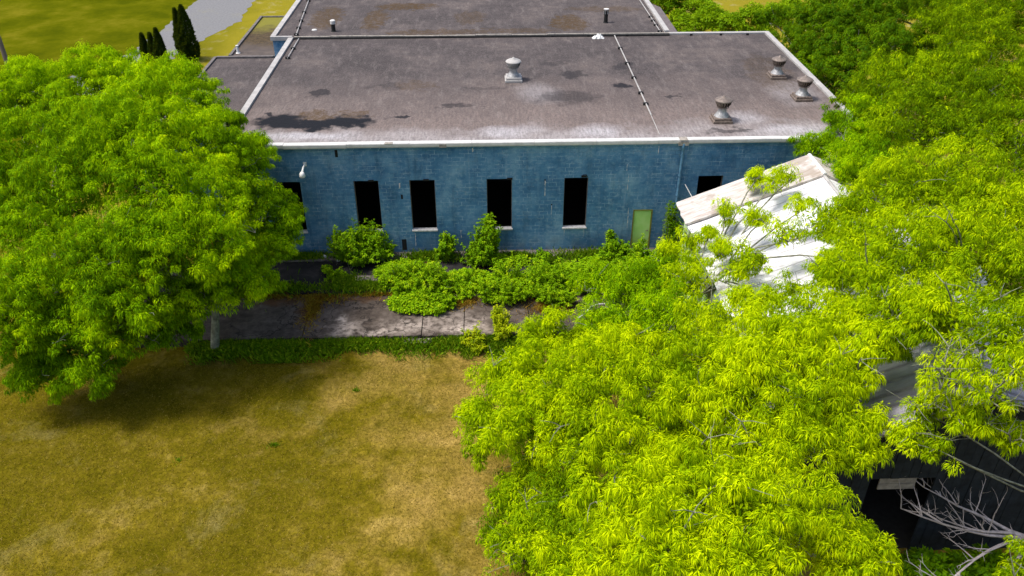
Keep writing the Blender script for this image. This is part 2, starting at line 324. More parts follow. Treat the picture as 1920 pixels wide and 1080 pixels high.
STY = dict(  # puff radius, sprays per puff, leaflets per spray, leaf length, half width, droop, spray spread
 ash=(.50, 19, 9, .27, .038, .75, .30), dark=(.50, 17, 9, .22, .06, .45, .28), hedge=(.45, 14, 9, .22, .055, .4, .3),
 sapling=(.22, 9, 7, .16, .055, .45, .14), bush=(.15, 8, 7, .10, .034, .3, .10), yellow=(.15, 8, 7, .10, .034, .3, .10))
def dome_crown(lobes, seed, dens=1.0, minz=-.5, off=0.0, boughs=3, fine=1.0, wide=1):
    if dens < .9 and wide == 1: boughs = 0
    """maple crown: many small umbrella-shaped clumps of narrow hanging leaflets, with boughs that stick out"""
    rg = np.random.default_rng(seed); Q = []; Z = []
    C = np.array([l[:3] for l in lobes], float); RR = np.array([l[3] for l in lobes], float)
    pr = .225 / fine ** .2
    for c, r in zip(C, RR):
        n = int(max(3, 2.5 * r * r / (pr * pr) * dens))
        d = nrm(rg.normal(size=(n, 3))); d[:, 2] = np.where(d[:, 2] < -.5, -d[:, 2], d[:, 2])
        # boughs and hollows: the outer surface swells and sinks at arm's length
        w = sum(np.sin(d @ (rg.normal(size=3) * fq) + rg.uniform(0, 6.3)) for fq in (3.2, 4.4, 5.5)) / 3
        lay = rg.random(n); rr_ = np.where(lay < .62, 1.0 + .26 * w + rg.normal(0, .07, n), .70 + .22 * w + rg.normal(0, .07, n))
        kp = (lay >= .62) | (w > -.14); d = d[kp]; rr_ = rr_[kp]; n = len(d)
        q = c + d * (r * rr_)[:, None] * np.array([1, 1, .88])
        keep = ~(((np.linalg.norm(q[:, None] - C[None], axis=2) / RR[None]) < .55).any(1)) | (rg.random(n) < .3)
        Q.append(q[keep]); Z.append(pr * rg.uniform(.6, 1.35, keep.sum()))
        for _ in range(boughs if r > .5 else 1):                       # a bough: clumps in line, getting smaller
            a = rg.uniform(0, 2 * np.pi); dd = np.array([np.cos(a), np.sin(a), rg.uniform(-.45, .35)]); m = int(rg.integers(5, 9))
            t = np.linspace(.85, rg.uniform(1.12, 1.38), m); P = c + dd * (r * t)[:, None] + np.array([0, 0, -1]) * ((t - .85) ** 2)[:, None] * r * .8
            P = np.repeat(P, 3, 0) + rg.normal(0, .2, (3 * m, 3)); Q.append(P); Z.append(np.repeat(np.linspace(1.1, .6, m), 3) * pr * rg.uniform(.8, 1.2, 3 * m))
    PP = np.concatenate(Q); SZ = np.concatenate(Z); k = PP[:, 2] > minz + .2; PP = PP[k]; SZ = SZ[k]; m = len(PP)
    n = int(118 * fine); e = nrm(rg.normal(size=(m, n, 3))); e[..., 2] = np.abs(e[..., 2]) * 1.15 - .22; e = nrm(e)
    # ragged, lobed dome instead of a ball
    ang = np.arctan2(e[..., 1], e[..., 0]); ph = rg.uniform(0, 6.28, (m, 1)); kk = rg.integers(3, 6, (m, 1))
    rad = SZ[:, None] * (1 + .28 * np.sin(ang * kk + ph)) * rg.uniform(.72, 1.08, (m, n))
    B = PP[:, None] + e * rad[..., None] * np.array([1, 1, .72])
    tdn = nrm(np.array([0, 0, -1.]) + e * e[..., 2:3] + rg.normal(0, .30, (m, n, 3)) + e * .22)
    N = nrm(e + rg.normal(0, .45, (m, n, 3)) + np.array([0, 0, .35]))
    L = (.122 / fine ** .4 * rg.uniform(.55, 1.5, (m, n)))[..., None]; W = (.0145 * wide / fine ** .4 * rg.uniform(.7, 1.4, (m, n)))[..., None]
    if fine > 1.05: L = L * 1.3; W = W * .95; tdn = nrm(tdn + np.array([.18, 0, -.35]))
    S = nrm(np.cross(tdn, N)); mid = B + tdn * L * .4 + N * L * .05; tip = B + tdn * L - np.array([0, 0, 1.]) * L * .25
    V = np.stack([B, mid + S * W, tip, mid - S * W], 2).reshape(-1, 4, 3)
    tone = (.45 + off + (.17 * np.sin(PP @ rg.normal(size=3) * 1.1 + 1) * np.sin(PP @ rg.normal(size=3) * .9))[:, None] + rg.normal(0, .10, m)[:, None] + rg.normal(0, .13, (m, n))).reshape(-1).clip(0, 1)
    F = []
    for c, r in zip(C, RR):
        n = int(380 * r * r * min(1, dens)); d = nrm(rg.normal(size=(n, 3))); F.append(c + d * (r * .60 * rg.random(n) ** .4)[:, None])
    F = np.concatenate(F); n = len(F); D = rg.normal(size=(n, 3)); D[:, 2] = D[:, 2] * .4 - .4
    V = np.concatenate([V, leaflets(F, D, rg.uniform(.14, .26, n), rg.uniform(.03, .055, n), rg)]); tone = np.concatenate([tone, (.4 + off + rg.normal(0, .15, n)).clip(0, 1)])
    k = V[:, 2, 2] > minz; return V[k], tone[k], PP
def crown_mesh(lobes, sp, seed, dens=1.0, minz=-.5):
    pr, ns, nl, ll, lw, droop, sprd = STY[sp]; rg = np.random.default_rng(seed)
    puffs = []
    C = np.array([l[:3] for l in lobes], float); RR = np.array([l[3] for l in lobes], float)
    for c, r in zip(C, RR):
        pr_ = min(pr, r * .6)
        n = int(max(4, 3.3 * r * r / (pr_ * pr_) * 1.25 * dens))
        d = nrm(rg.normal(size=(n, 3))); d[:, 2] = np.where(d[:, 2] < -.45, -d[:, 2], d[:, 2])
        rad = r * (.70 + .42 * rg.random(n) ** 1.2)
        p = c + d * rad[:, None] * np.array([1, 1, .9])
        n2 = int(n * .35); d2 = nrm(rg.normal(size=(n2, 3))); p2 = c + d2 * (r * .65 * rg.random(n2) ** .5)[:, None]
        q = np.concatenate([p, p2]); dd = np.concatenate([d, d2])
        inside = ((np.linalg.norm(q[:, None] - C[None], axis=2) / RR[None]) < .55).any(1)
        keep = ~inside | (rg.random(len(q)) < .35); keep &= q[:, 2] > minz + .15
        puffs += [(a, b, pr_) for a, b in zip(q[keep], dd[keep])]
    PP = np.array([a for a, b, c in puffs]); DD = np.array([b for a, b, c in puffs]); PR = np.array([c for a, b, c in puffs])
    m = len(PP); size = PR * rg.uniform(.65, 1.35, m); ptone = rg.normal(0, .13, m)
    # sprays: on the upper dome of every puff
    e = nrm(rg.normal(size=(m, ns, 3))); e[..., 2] = np.abs(e[..., 2]) * .9 - .12
    sp_ = PP[:, None] + e * (size[:, None, None] * rg.uniform(.55, 1.1, (m, ns, 1))) * np.array([1, 1, .62])
    out = nrm(e * .8 + DD[:, None] * .5 + np.array([0, 0, .15]))
    st = rg.normal(0, .09, (m, ns))
    # leaflets
    a = nrm(rg.normal(size=(m, ns, nl, 3)) * .8 + out[:, :, None] * .75)
    D = a * 1.0 - np.array([0, 0, 1.]) * (droop * rg.uniform(.3, 1.5, (m, ns, nl, 1)))
    B = sp_[:, :, None] + a * sprd * rg.uniform(.0, .75, (m, ns, nl, 1)) * np.array([1, 1, .6])
    n = m * ns * nl; B = B.reshape(n, 3); D = D.reshape(n, 3)
    L = ll * rg.uniform(.6, 1.35, n); W = lw * rg.uniform(.7, 1.3, n)
    tone = (.48 + ptone[:, None, None] + st[..., None] + rg.normal(0, .12, (m, ns, nl))).reshape(n).clip(0, 1)
    V = leaflets(B, D, L, W, rg)
    k = V[:, 2, 2] > minz; return V[k], tone[k], PP
def limb(mb, a, b, r0, r1, rnd, sag=.12, n=5, seg=6):
    a, b = Vector(a), Vector(b); d = b - a; L = d.length; pts = []; rr = []
    off = Vector((rnd.uniform(-1, 1), rnd.uniform(-1, 1), rnd.uniform(.2, 1.2))) * L * sag
    for i in range(n + 1):
        t = i / n; p = a + d * t + off * math.sin(math.pi * t) + Vector([rnd.uniform(-1, 1) for _ in range(3)]) * L * .018 * (0 < i < n)
        pts.append(p); rr.append(r0 + (r1 - r0) * t ** .8)
    mb.tube(pts, rr, seg, cap=False); return pts[-1]
def tree(i, base, lobes, label, sp, dens, bare, off=0.0, fine=1.0):
    rnd = random.Random(i * 7 + 1); z0 = -.62; o = empty('maple_tree' if sp != 'dark' else 'broadleaf_tree', (base[0], base[1], z0), label, 'tree')
    V, tone, PP = dome_crown(lobes, 100 + i, dens, -.5, off, fine=fine, wide=1.9 if sp == 'dark' else 1)
    np_mesh('crown', V, tone, LEAF[sp], o, (base[0], base[1], z0))
    mb = MB(); cx = sum(l[0] for l in lobes) / len(lobes); cy = sum(l[1] for l in lobes) / len(lobes)
    zt = max(1.2, min(l[2] for l in lobes) * .55); top = max(l[2] for l in lobes)
    f = Vector((base[0] + (cx - base[0]) * .35, base[1] + (cy - base[1]) * .35, zt)); r0 = (.05 + .016 * top) * (1 if dens > .75 else .55)
    mb.tube([(base[0], base[1], z0 - .1), (base[0] + .02, base[1], z0 + .35), tuple(Vector((base[0], base[1], z0)).lerp(f, .6)), tuple(f)], [r0 * 1.4, r0 * 1.05, r0 * .9, r0 * .8], 10)
    for l in lobes:
        e = Vector(l[:3]) - Vector((0, 0, l[3] * .35)); limb(mb, f, e, r0 * (.6 if dens > .55 else .38), .04 if dens > .75 else .025, rnd, .1)
        for _ in range(5):
            d = Vector([rnd.gauss(0, 1) for _ in range(3)]).normalized(); d.z = abs(d.z) * .8
            m = e + d * l[3] * rnd.uniform(.7, 1.0); limb(mb, e, m, .04, .014, rnd, .15, 4, 5)
            for _ in range(2):
                q = m + Vector([rnd.gauss(0, .35) for _ in range(3)]) * min(1, l[3]); limb(mb, m, q, .014, .006, rnd, .15, 3, 4)
    for _ in range(bare):                                # long pale limbs that come to the crown's surface
        l = rnd.choice(lobes); e = Vector(l[:3]); d = Vector((rnd.uniform(-1, 1), rnd.uniform(-1.2, .3), rnd.uniform(.5, 1.1))).normalized()
        m = e + d * l[3] * 1.12; limb(mb, e - Vector((0, 0, l[3] * .4)), m, .045, .018, rnd, .05, 5, 5)
        for _ in range(3):
            q = m + d * rnd.uniform(.2, .6) + Vector((rnd.gauss(0, .35), rnd.gauss(0, .35), rnd.uniform(-.1, .3))); limb(mb, m, q, .016, .005, rnd, .06, 4, 4)
    mb.build('trunk', M_bark, o, smooth=True)
    return o
def sprigs(lobes, ground, seed, lf=.105, wd=.03):
    """ragged shrub: arching stems with leaves set around them"""
    rg = np.random.default_rng(seed); Bs = []; Ds = []; Ns = []; T = []; stems = []
    for (x, y, z, r) in lobes:
        n = int(26 + 95 * r * r)
        d = nrm(rg.normal(size=(n, 3))); d[:, 2] = d[:, 2] * .8 + .25
        P = np.array([x, y, z]) + d * (r * (.35 + .85 * rg.random(n) ** .8))[:, None]; P[:, 2] = np.maximum(P[:, 2], ground + .06)
        far = rg.random(n) < .14; P[far] += d[far] * r * .45
        B = np.stack([x + rg.normal(0, r * .35, n), y + rg.normal(0, r * .3, n), np.full(n, ground)], 1)
        ar = rg.uniform(.0, .28, n) * r; m = 9; t = np.linspace(.3, 1, m)[None, :, None]
        Q = B[:, None] * (1 - t) + P[:, None] * t + np.array([0, 0, 1.]) * (np.sin(np.pi * t) * ar[:, None, None]); ax = nrm(P - B)[:, None, None]
        k = 6; rr = nrm(rg.normal(size=(n, m, k, 3))); rr[..., 2] = rr[..., 2] * .35
        D = rr + ax * .35 - np.array([0, 0, .25]); Bs.append((Q[:, :, None] + rr * .015).reshape(-1, 3)); Ds.append(D.reshape(-1, 3))
        T.append(np.repeat(.45 + rg.normal(0, .16, n), m * k)); stems += [(tuple(a), tuple(b)) for a, b in zip(B[:9], P[:9])]
    B = np.concatenate(Bs); D = np.concatenate(Ds); n = len(B)
    V = leaflets(B, D, lf * rg.uniform(.55, 1.5, n), wd * rg.uniform(.7, 1.4, n), rg, .25, .9)
    return V, (np.concatenate(T) + rg.normal(0, .13, n)).clip(0, 1), stems
def shrub(i, lobes, label, sp):
    rnd = random.Random(i); cx = sum(l[0] for l in lobes) / len(lobes); cy = sum(l[1] for l in lobes) / len(lobes)
    on = -.6 if (cy < -7.2 or cy > 17 ) else (-.25 if cy < -4 else -.05)
    nm = {'sapling': 'sapling', 'hedge': 'hedge_shrub', 'dark': 'added_undergrowth' if cy < -9 else 'climbing_shrub' if cy < 5 else 'hedge_shrub'}.get(sp, 'shrub')
    o = empty(nm, (cx, cy, on), label, 'shrub' if 'creeper' not in label else 'creeper')
    st = sp if not (sp == 'dark' and -9 < cy < 5) else 'sapling'
    if sp == 'hedge' or cy > 10 or cy < -9:
        V, tone, PP = crown_mesh(lobes, st, 500 + i, 1.0, on + .01)
        stems = [((cx + rnd.uniform(-.12, .12), cy + rnd.uniform(-.12, .12), on - .02), (l[0], l[1], l[2])) for l in lobes for _ in range(3)]
    else:
        V, tone, stems = sprigs(lobes, on, 500 + i, *((.125, .04) if sp == 'sapling' else (.095, .028)))
    np_mesh('foliage', V, tone, LEAF[sp], o, (cx, cy, on))
    mb = MB()
    for l in lobes: mb.tube([(cx, cy, on - .03), (l[0], l[1], on - .03)] if abs(l[0] - cx) + abs(l[1] - cy) > .01 else [(cx, cy, on - .06), (cx, cy, on + .04)], .02, 5)
    for a, b in stems: limb(mb, (a[0], a[1], a[2] - .02), b, .012, .005, rnd, .1, 3, 4)
    mb.build('stem', M_bark, o)
    return o

TREES=[
 ((-12.35, -7.7),[(-13.36, -9.19, 6.6, 1.25), (-14.82, -1.07, 8.8, 1.95), (-12.82, -3.56, 8, 1.75), (-14.73, -5.31, 9, 1.87), (-12.5, -7.3, 7.5, 1.94), (-11.14, -3.9, 6.6, 1.61), (-10.35, -4.43, 5, 1.39), (-11.07, -8.18, 6, 1.73), (-10.14, -5.43, 3.5, 1.05), (-10.86, -8.29, 3.5, 1.34), (-12.39, -9.43, 6, 1.78), (-12.05, -9.01, 3.2, 1.44), (-12.82, -0.37, 7.6, 0.96), (-10.97, -1.72, 6.4, 1.05), (-15.49, 3.61, 8.2, 1.19), (-14.49, -6.53, 7.4, 1.75), (-9.64, -3.24, 4.7, 0.59), (-9.64, -4.62, 4, 0.53), (-9.88, -4.96, 3.5, 0.63), (-10.32, -7.1, 3, 0.93)],'tall bright green maple hiding the left end of the blue wall','green',1.15,0,0.02,1.0),
 ((-20.5, -5.0),[(-19.55, 3.46, 8.3, 1.67), (-21.85, 2.44, 8, 1.64), (-23.62, 2.0, 7.5, 1.63), (-17.96, -3.39, 8, 1.98), (-20.6, -3.32, 7, 2.01), (-17.19, -6.7, 6.8, 1.98), (-19.26, -7.45, 6, 1.96), (-18.49, 4.54, 8.2, 1.38), (-16.16, -5.25, 7.8, 1.57), (-23.96, 5.91, 7.8, 1.13), (-16.41, -2.59, 8.4, 1.42)],'broad bright maple farthest left, below the wooden pole','green',1.15,0,0.0,1.0),
 ((-16.5, -9.8),[(-14.09, -9.44, 5.8, 1.63), (-15.93, -9.69, 5.5, 1.63), (-17.8, -10.01, 5, 1.56), (-14.03, -10.89, 4, 1.37), (-16.04, -10.83, 3.5, 1.47), (-17.86, -10.79, 3, 1.35), (-13.83, -10.01, 2.6, 1.17), (-18.84, -11.09, 4, 1.36), (-15.56, -11.39, 1.8, 0.89), (-17.92, -11.4, 1.6, 0.85), (-13.12, -9.09, 2.2, 0.99), (-17.43, -10.53, 2, 1.08), (-14.67, -10.12, 5, 1.46), (-18.28, -11.56, 1.2, 0.72), (-16.35, -11.54, 1.4, 0.72)],'darker green maple with low boughs hanging over the left lawn edge','green',1.15,0,-0.06,1.0),
 ((2.6, -12.5),[(2.51, -12.5, 3.6, 0.94), (1.56, -14.83, 3.8, 1.18), (0.51, -14.81, 3.2, 1.0), (-0.36, -16.46, 2.8, 0.74), (0.72, -17.17, 3.4, 1.18), (1.91, -17.87, 4, 1.39), (3.16, -17.26, 4.8, 1.39), (3.13, -19.22, 4.3, 1.32), (1.23, -17.96, 2.2, 0.89)],'green maple whose boughs reach farthest over the dry lawn','ash',1.0,3,0.1,1.0),
 ((6.3, -14.6),[(4.66, -17.35, 5.5, 1.37), (5.8, -19.03, 6, 1.37), (4.46, -19.76, 5.2, 1.36), (7.03, -17.24, 6, 1.19), (7.49, -19.46, 5.9, 1.24), (5.93, -20.5, 5, 1.19), (4.4, -14.78, 4.4, 0.94)],'bright yellow-green maple in the middle of the clump before the barn','ash',1.0,4,0.22,1.1),
 ((2.2, -17.5),[(0.64, -19.63, 2, 0.77), (0.96, -21.7, 2.2, 0.95), (2.02, -20.93, 3.6, 1.04), (2.41, -23.04, 4, 1.16), (1.4, -20.95, 2.6, 0.81)],'darker maple at the bottom edge beside the lawn','ash',1.0,2,-0.02,1.0),
 ((8.0, -19.0),[(3.34, -24.11, 7, 1.1), (4.84, -24.11, 7.5, 1.13), (3.84, -25.98, 7.5, 1.18), (5.85, -25.14, 7.5, 1.23), (7.63, -24.48, 6.5, 1.11), (5.56, -26.5, 7, 1.29), (9.04, -24.43, 5, 1.02), (2.61, -25.17, 6, 1.08)],'nearest yellow-green maple crown at the bottom of the view','ash',1.0,2,0.2,1.35),
 ((8.5, -17.3),[(8.1, -18.44, 6.9, 1.23), (9.7, -18.23, 7, 1.07), (8.74, -19.73, 6.5, 1.18), (10.24, -19.9, 6.2, 0.81), (8.67, -21.2, 6, 0.93), (7.59, -20.96, 5.6, 0.91), (10.41, -20.84, 5.6, 0.52), (10.89, -19.18, 7, 0.69), (11.58, -18.43, 7.4, 0.58), (10.15, -19.16, 6.8, 0.63)],'bright maple crown spreading over the lower left of the barn roof','ash',1.0,4,0.28,1.15),
 ((5.6, -8.4),[(5.1, -7.25, 2.2, 1.04), (6.52, -8.43, 2.8, 1.26), (5.68, -11.14, 2.4, 1.29), (7.3, -11.6, 3.6, 1.26), (4.61, -9.42, 2, 0.99), (7.51, -7.99, 2.9, 1.06)],'low green maple between the concrete platform and the barn','green',1.0,0,-0.02,1.0),
 ((7.9, -11.2),[(8.21, -10.27, 4.6, 1.02), (8.02, -14.19, 5.4, 1.17), (9.25, -15.98, 6.3, 1.1), (8.32, -6.6, 3.4, 0.9), (10.71, -16.58, 6.9, 1.03), (10.79, -13.92, 6.4, 0.56), (11.8, -14.2, 7, 0.66), (11.77, -15.52, 7, 0.71), (9.9, -13.96, 6, 0.45)],'bright maple spreading thin boughs over the white barn roof','ash',0.8,4,0.25,1.0),
 ((8.3, -8.0),[(12.24, -6.05, 6.6, 0.51), (12.05, -4.82, 6.4, 0.38), (13.21, -5.55, 6.6, 0.42), (11.3, -10.82, 6.8, 0.73), (9.95, -10.61, 6, 0.58), (12.43, -11.29, 7.5, 0.91), (10.23, -6.78, 5.6, 0.27), (12.88, -13.27, 7.5, 0.98), (11.14, -8.78, 6.4, 0.39), (12.46, -9.05, 7, 0.55), (9.51, -12.82, 5.6, 0.43), (9.46, -9.23, 5.2, 0.28), (9.44, -7.55, 5, 0.16), (10.39, -11.23, 6, 0.35), (8.63, -7.28, 4.6, 0.18), (9.41, -11.0, 5.4, 0.25)],'sparse young maple with twigs crossing the white roof peak','ash',0.6,3,0.25,1.0),
 ((22.3, -6.8),[(14.32, -11.04, 8, 1.15), (15.62, -10.76, 8.5, 1.59), (12.5, -15.81, 8, 1.28), (14.12, -15.01, 8.5, 1.49), (13.14, -12.66, 7.8, 0.8), (12.19, -14.16, 7.4, 0.62)],'rounded yellow-green maple leaning over the barn ridge','ash',1.0,3,0.16,1.0),
 ((24.5, -9.0),[(17.82, -10.39, 8.5, 1.71), (18.53, -12.42, 8, 1.63), (15.29, -15.57, 9, 1.45), (16.63, -16.58, 8, 1.28)],'large maple at the right edge level with the barn ridge','ash',1.0,2,0.06,1.0),
 ((21.9, -12.4),[(12.46, -17.92, 8, 1.0), (13.58, -18.67, 8.5, 1.18), (14.29, -20.0, 8.5, 1.13), (11.58, -18.43, 7.4, 0.64)],'olive maple crown above the lower end of the barn ridge','ash',1.0,4,0.12,1.0),
 ((21.8, -16.5),[(12.43, -20.73, 8, 0.67), (13.25, -21.43, 8, 0.85), (14.02, -21.18, 8.5, 0.85), (12.74, -20.22, 6.4, 0.37), (14.23, -21.82, 6.6, 0.49), (13.48, -21.26, 6.6, 0.3), (12.82, -21.13, 7, 0.38)],'thin maple with bare grey limbs at the lower right edge','ash',0.5,16,0.22,1.1),
 ((15.6, -22.3),[(14.78, -23.32, 3.6, 0.38), (14.48, -23.81, 3, 0.5)],'small maple bough in the bottom right corner','ash',0.9,2,0.0,1.0),
 ((19.4, -3.2),[(16.01, -1.45, 6.2, 0.87), (18.23, -0.95, 7, 1.59), (16.25, -4.27, 6.2, 0.92), (17.27, -5.19, 7, 1.36), (16.97, -2.99, 6.8, 1.23), (18.97, 4.09, 5.4, 0.69)],'dense maple covering the right front corner of the blue building','green',1.0,0,-0.06,1.0),
 ((25.0, 2.0),[(19.83, 0.55, 8.3, 1.82), (22.34, 0.56, 8.8, 2.07), (19.23, -4.68, 8.5, 1.97), (18.93, -0.79, 7.6, 1.23)],'round topped maple right of the flat roof corner','ash',1.0,0,-0.1,0.8),
 ((30.5, 3.5),[(23.43, -2.24, 9, 2.19), (26.65, 4.9, 9, 2.26), (21.99, -6.51, 8.5, 1.89), (21.54, -3.89, 8.4, 1.42)],'olive maple at the upper right edge of the view','ash',1.0,0,-0.17,0.8),
 ((31.0, 11.0),[(26.43, 9.62, 8.5, 2.17), (30.93, 14.13, 8.5, 2.34), (31.97, 11.67, 8.5, 2.44)],'maple in the top right corner','ash',1.0,0,-0.2,0.75),
 ((23.0, 9.5),[(22.09, 13.08, 4.5, 2.12), (23.71, 13.92, 5.6, 2.05), (23.37, 9.85, 4.6, 1.49), (23.1, 18.35, 4.2, 1.48)],'dark green tree close behind the right roof corner','dark',0.78,0,0.0,1.0),
 ((25.0, 17.0),[(24.96, 16.15, 7, 2.17), (23.23, 17.8, 6.2, 2.09), (24.35, 9.85, 7.2, 1.89), (25.91, 21.5, 7, 2.12)],'tallest dark tree behind the building','dark',0.78,0,0.0,1.0),
 ((33.5, 22.0),[(27.6, 17.71, 7.6, 2.0), (30.49, 19.51, 8, 2.19)],'dark tree at the top edge, beyond the round maple','dark',0.78,0,0.0,1.0),
 ((22.5, 20.5),[(22.97, 22.44, 3.9, 1.65), (25.31, 26.21, 4.6, 1.73), (23.86, 29.2, 3.8, 1.21)],'dark bushy tree touching the far right roof corner','dark',0.78,0,0.0,1.0),
 ((19.6, -20.9),[(12.38, -20.32, 6.4, 0.23), (11.83, -20.92, 6, 0.14), (12.77, -21.14, 5.6, 0.21)],'nearly leafless grey maple in front of the dark barn gable','ash',0.5,7,0.15,1.0),
]
SHRUBS=[
 ([(17.39, 39.14, 2.5, 1.27), (16.74, 41.46, 2.5, 1.0)],'dark rounded shrub next to the rear roof edge','dark'),
 ([(17.72, 34.01, 2, 1.02), (17.51, 36.37, 2, 0.85)],'light green shrub below the dark rounded one','hedge'),
 ([(19.53, 34.09, 2.6, 1.2), (19.82, 38.34, 2.4, 0.97)],'light green shrub left of centre in the rear hedge','hedge'),
 ([(21.09, 32.47, 2.4, 1.18)],'round green shrub in the middle of the rear hedge','hedge'),
 ([(22.88, 32.91, 2.8, 1.18), (23.59, 32.52, 2, 0.91)],'green shrub right of centre in the rear hedge','hedge'),
 ([(25.22, 33.0, 3.2, 1.0), (26.74, 35.29, 3.4, 0.74)],'taller spindly shrub beneath the field edge','hedge'),
 ([(-7.2, -0.9, 0.9, 0.88), (-6.14, -0.57, 1, 0.88), (-6.6, -1.17, 0.6, 0.82), (-5.46, -0.78, 0.7, 0.61), (-7.51, -0.47, 1.1, 0.44)],'wide leafy bush under the second window from the left','sapling'),
 ([(-2.14, -0.78, 0.6, 0.47), (-2.13, -0.59, 1.0, 0.36)],'small upright sapling right of the third window','sapling'),
 ([(-0.24, -1.33, 0.6, 0.71), (-0.04, -1.13, 1.2, 0.6), (0.22, -0.91, 1.7, 0.49), (0.07, -0.57, 2.1, 0.3), (-0.65, -1.25, 0.4, 0.66)],'tall vine-wrapped sapling climbing beside the middle window','sapling'),
 ([(2.69, -2.32, 0.5, 0.4), (2.79, -1.94, 0.8, 0.27), (2.55, -2.86, 0.3, 0.4)],'slim sapling at the wall base between two windows','sapling'),
 ([(6.47, -1.56, 0.5, 0.6), (6.46, -0.99, 0.9, 0.25), (6.42, -0.69, 1.3, 0.17), (7.09, -1.04, 0.5, 0.39), (5.92, -1.58, 0.3, 0.44)],'pointed sapling left of the pale green door','sapling'),
 ([(9.37, -1.19, 2.9, 0.35), (9.48, -1.37, 2.3, 0.4), (9.38, -1.78, 1.7, 0.4), (9.29, -2.07, 1, 0.46)],'dark creeper column at the foot of the drainpipe','dark'),
 ([(7.95, -1.72, 0.5, 0.71), (8.77, -2.44, 0.6, 0.7)],'low green bush in front of the pale green door','sapling'),
 ([(-4.63, -2.92, 0.3, 0.53), (-3.72, -2.6, 0.4, 0.53), (-4.25, -3.85, 0.2, 0.47), (-3.39, -3.79, 0.3, 0.47), (-5.19, -3.27, 0.1, 0.34)],'feathery green shrub at the left of the platform thicket','bush'),
 ([(-2.86, -3.29, 0.9, 0.58), (-2.33, -3.9, 0.5, 0.68)],'yellow tipped shrub rising from the platform thicket','bush'),
 ([(-2.84, -4.5, 0.1, 0.52), (-1.99, -4.84, 0.0, 0.46), (-3.26, -4.95, -0.08, 0.31), (-2.38, -5.41, -0.1, 0.3)],'low shrub spilling over the concrete slab','bush'),
 ([(-0.92, -3.38, 0.2, 0.63), (0.0, -4.15, 0.3, 0.67), (-1.17, -4.18, 0.1, 0.52)],'low leafy shrub behind the pale wooden beam','bush'),
 ([(0.93, -3.44, 0.6, 0.84), (1.15, -4.56, 0.3, 0.77), (0.25, -4.64, 0, 0.46)],'round bright shrub right of the wooden beam','bush'),
 ([(2.49, -3.73, 0.6, 0.73), (3.42, -3.52, 0.6, 0.68), (2.96, -4.63, 0.3, 0.77), (3.71, -4.91, 0.1, 0.56)],'widest bright shrub in the middle of the platform','bush'),
 ([(4.71, -3.81, 0.6, 0.63), (5.5, -3.75, 0.7, 0.63)],'bright shrub in front of the pointed sapling','bush'),
 ([(7.11, -3.47, 0.8, 0.79), (6.34, -4.35, 0.6, 0.62)],'bright shrub below the door end of the wall','bush'),
 ([(-0.76, -7.73, 0.0, 0.48), (-0.53, -8.06, -0.3, 0.29)],'yellow shrub at the lawn edge of the slab','yellow'),
 ([(0.53, -7.01, 0.4, 0.44), (0.4, -6.65, 0.6, 0.29), (0.69, -7.5, 0, 0.39)],'upright light green shrub growing against the slab edge','yellow'),
 ([(-7.77, -2.34, 0.1, 0.38), (-7.36, -2.45, 0, 0.32), (-8.19, -1.81, 0.1, 0.24)],'small trailing plant on the dark paving left of the thicket','bush'),
 ([(15.74, -21.26, 0.4, 0.41), (14.86, -21.35, 0.3, 0.34)],'dark plants added to deepen the shade below the dead branches at the bottom edge','dark'),  # this and the next dark shrub are added to darken the corner ground
 ([(13.93, -21.18, 0.2, 0.44)],'small dark bush added to deepen the shade at the bottom edge beside the barn opening','dark'),
]

# ---------------------------------------------------------------- ground, road, platform
def grid_sheet(name, x0, x1, y0, y1, z, nx, ny, m, amp=0, seed=1, kind='structure'):
    rg = random.Random(seed); mb = MB()
    for j in range(ny + 1):
        for i in range(nx + 1):
            mb.v.append((x0 + (x1 - x0) * i / nx, y0 + (y1 - y0) * j / ny, z + rg.uniform(-amp, amp)))
    for j in range(ny):
        for i in range(nx):
            a = j * (nx + 1) + i; mb.f.append((a, a + 1, a + nx + 2, a + nx + 1))
    return tag(mb.build(name, m), kind=kind)
GZ = -.6
grid_sheet('ground', -400, 400, -300, 700, GZ, 2, 2, M_ground)
# gravel road going off behind the annexes
rd = MB(); rnd = random.Random(3)
Lp = [(-36, 27), (-32.6, 34), (-31.4, 38), (-31.2, 44), (-31.1, 52), (-30.4, 60), (-29, 75), (-26, 110)]
Rp = [(-29.5, 26), (-27.6, 34), (-26.9, 38.5), (-25.8, 42.5), (-24.3, 47), (-24.6, 55), (-23, 75), (-19, 110)]
def fine(P, n=10):
    o = []
    for (a, b), (c, d) in zip(P, P[1:]):
        for q in range(n): t = q / n; o.append((a + (c - a) * t + rnd.uniform(-.25, .25), b + (d - b) * t))
    return o + [P[-1]]
Lf, Rf = fine(Lp), fine(Rp)
for (a, b, c, d) in zip(Lf, Lf[1:], Rf, Rf[1:]): rd.quad((*a, GZ + .006), (*c, GZ + .006), (*d, GZ + .006), (*b, GZ + .006))
tag(rd.build('gravel_road', M_gravel), kind='structure')

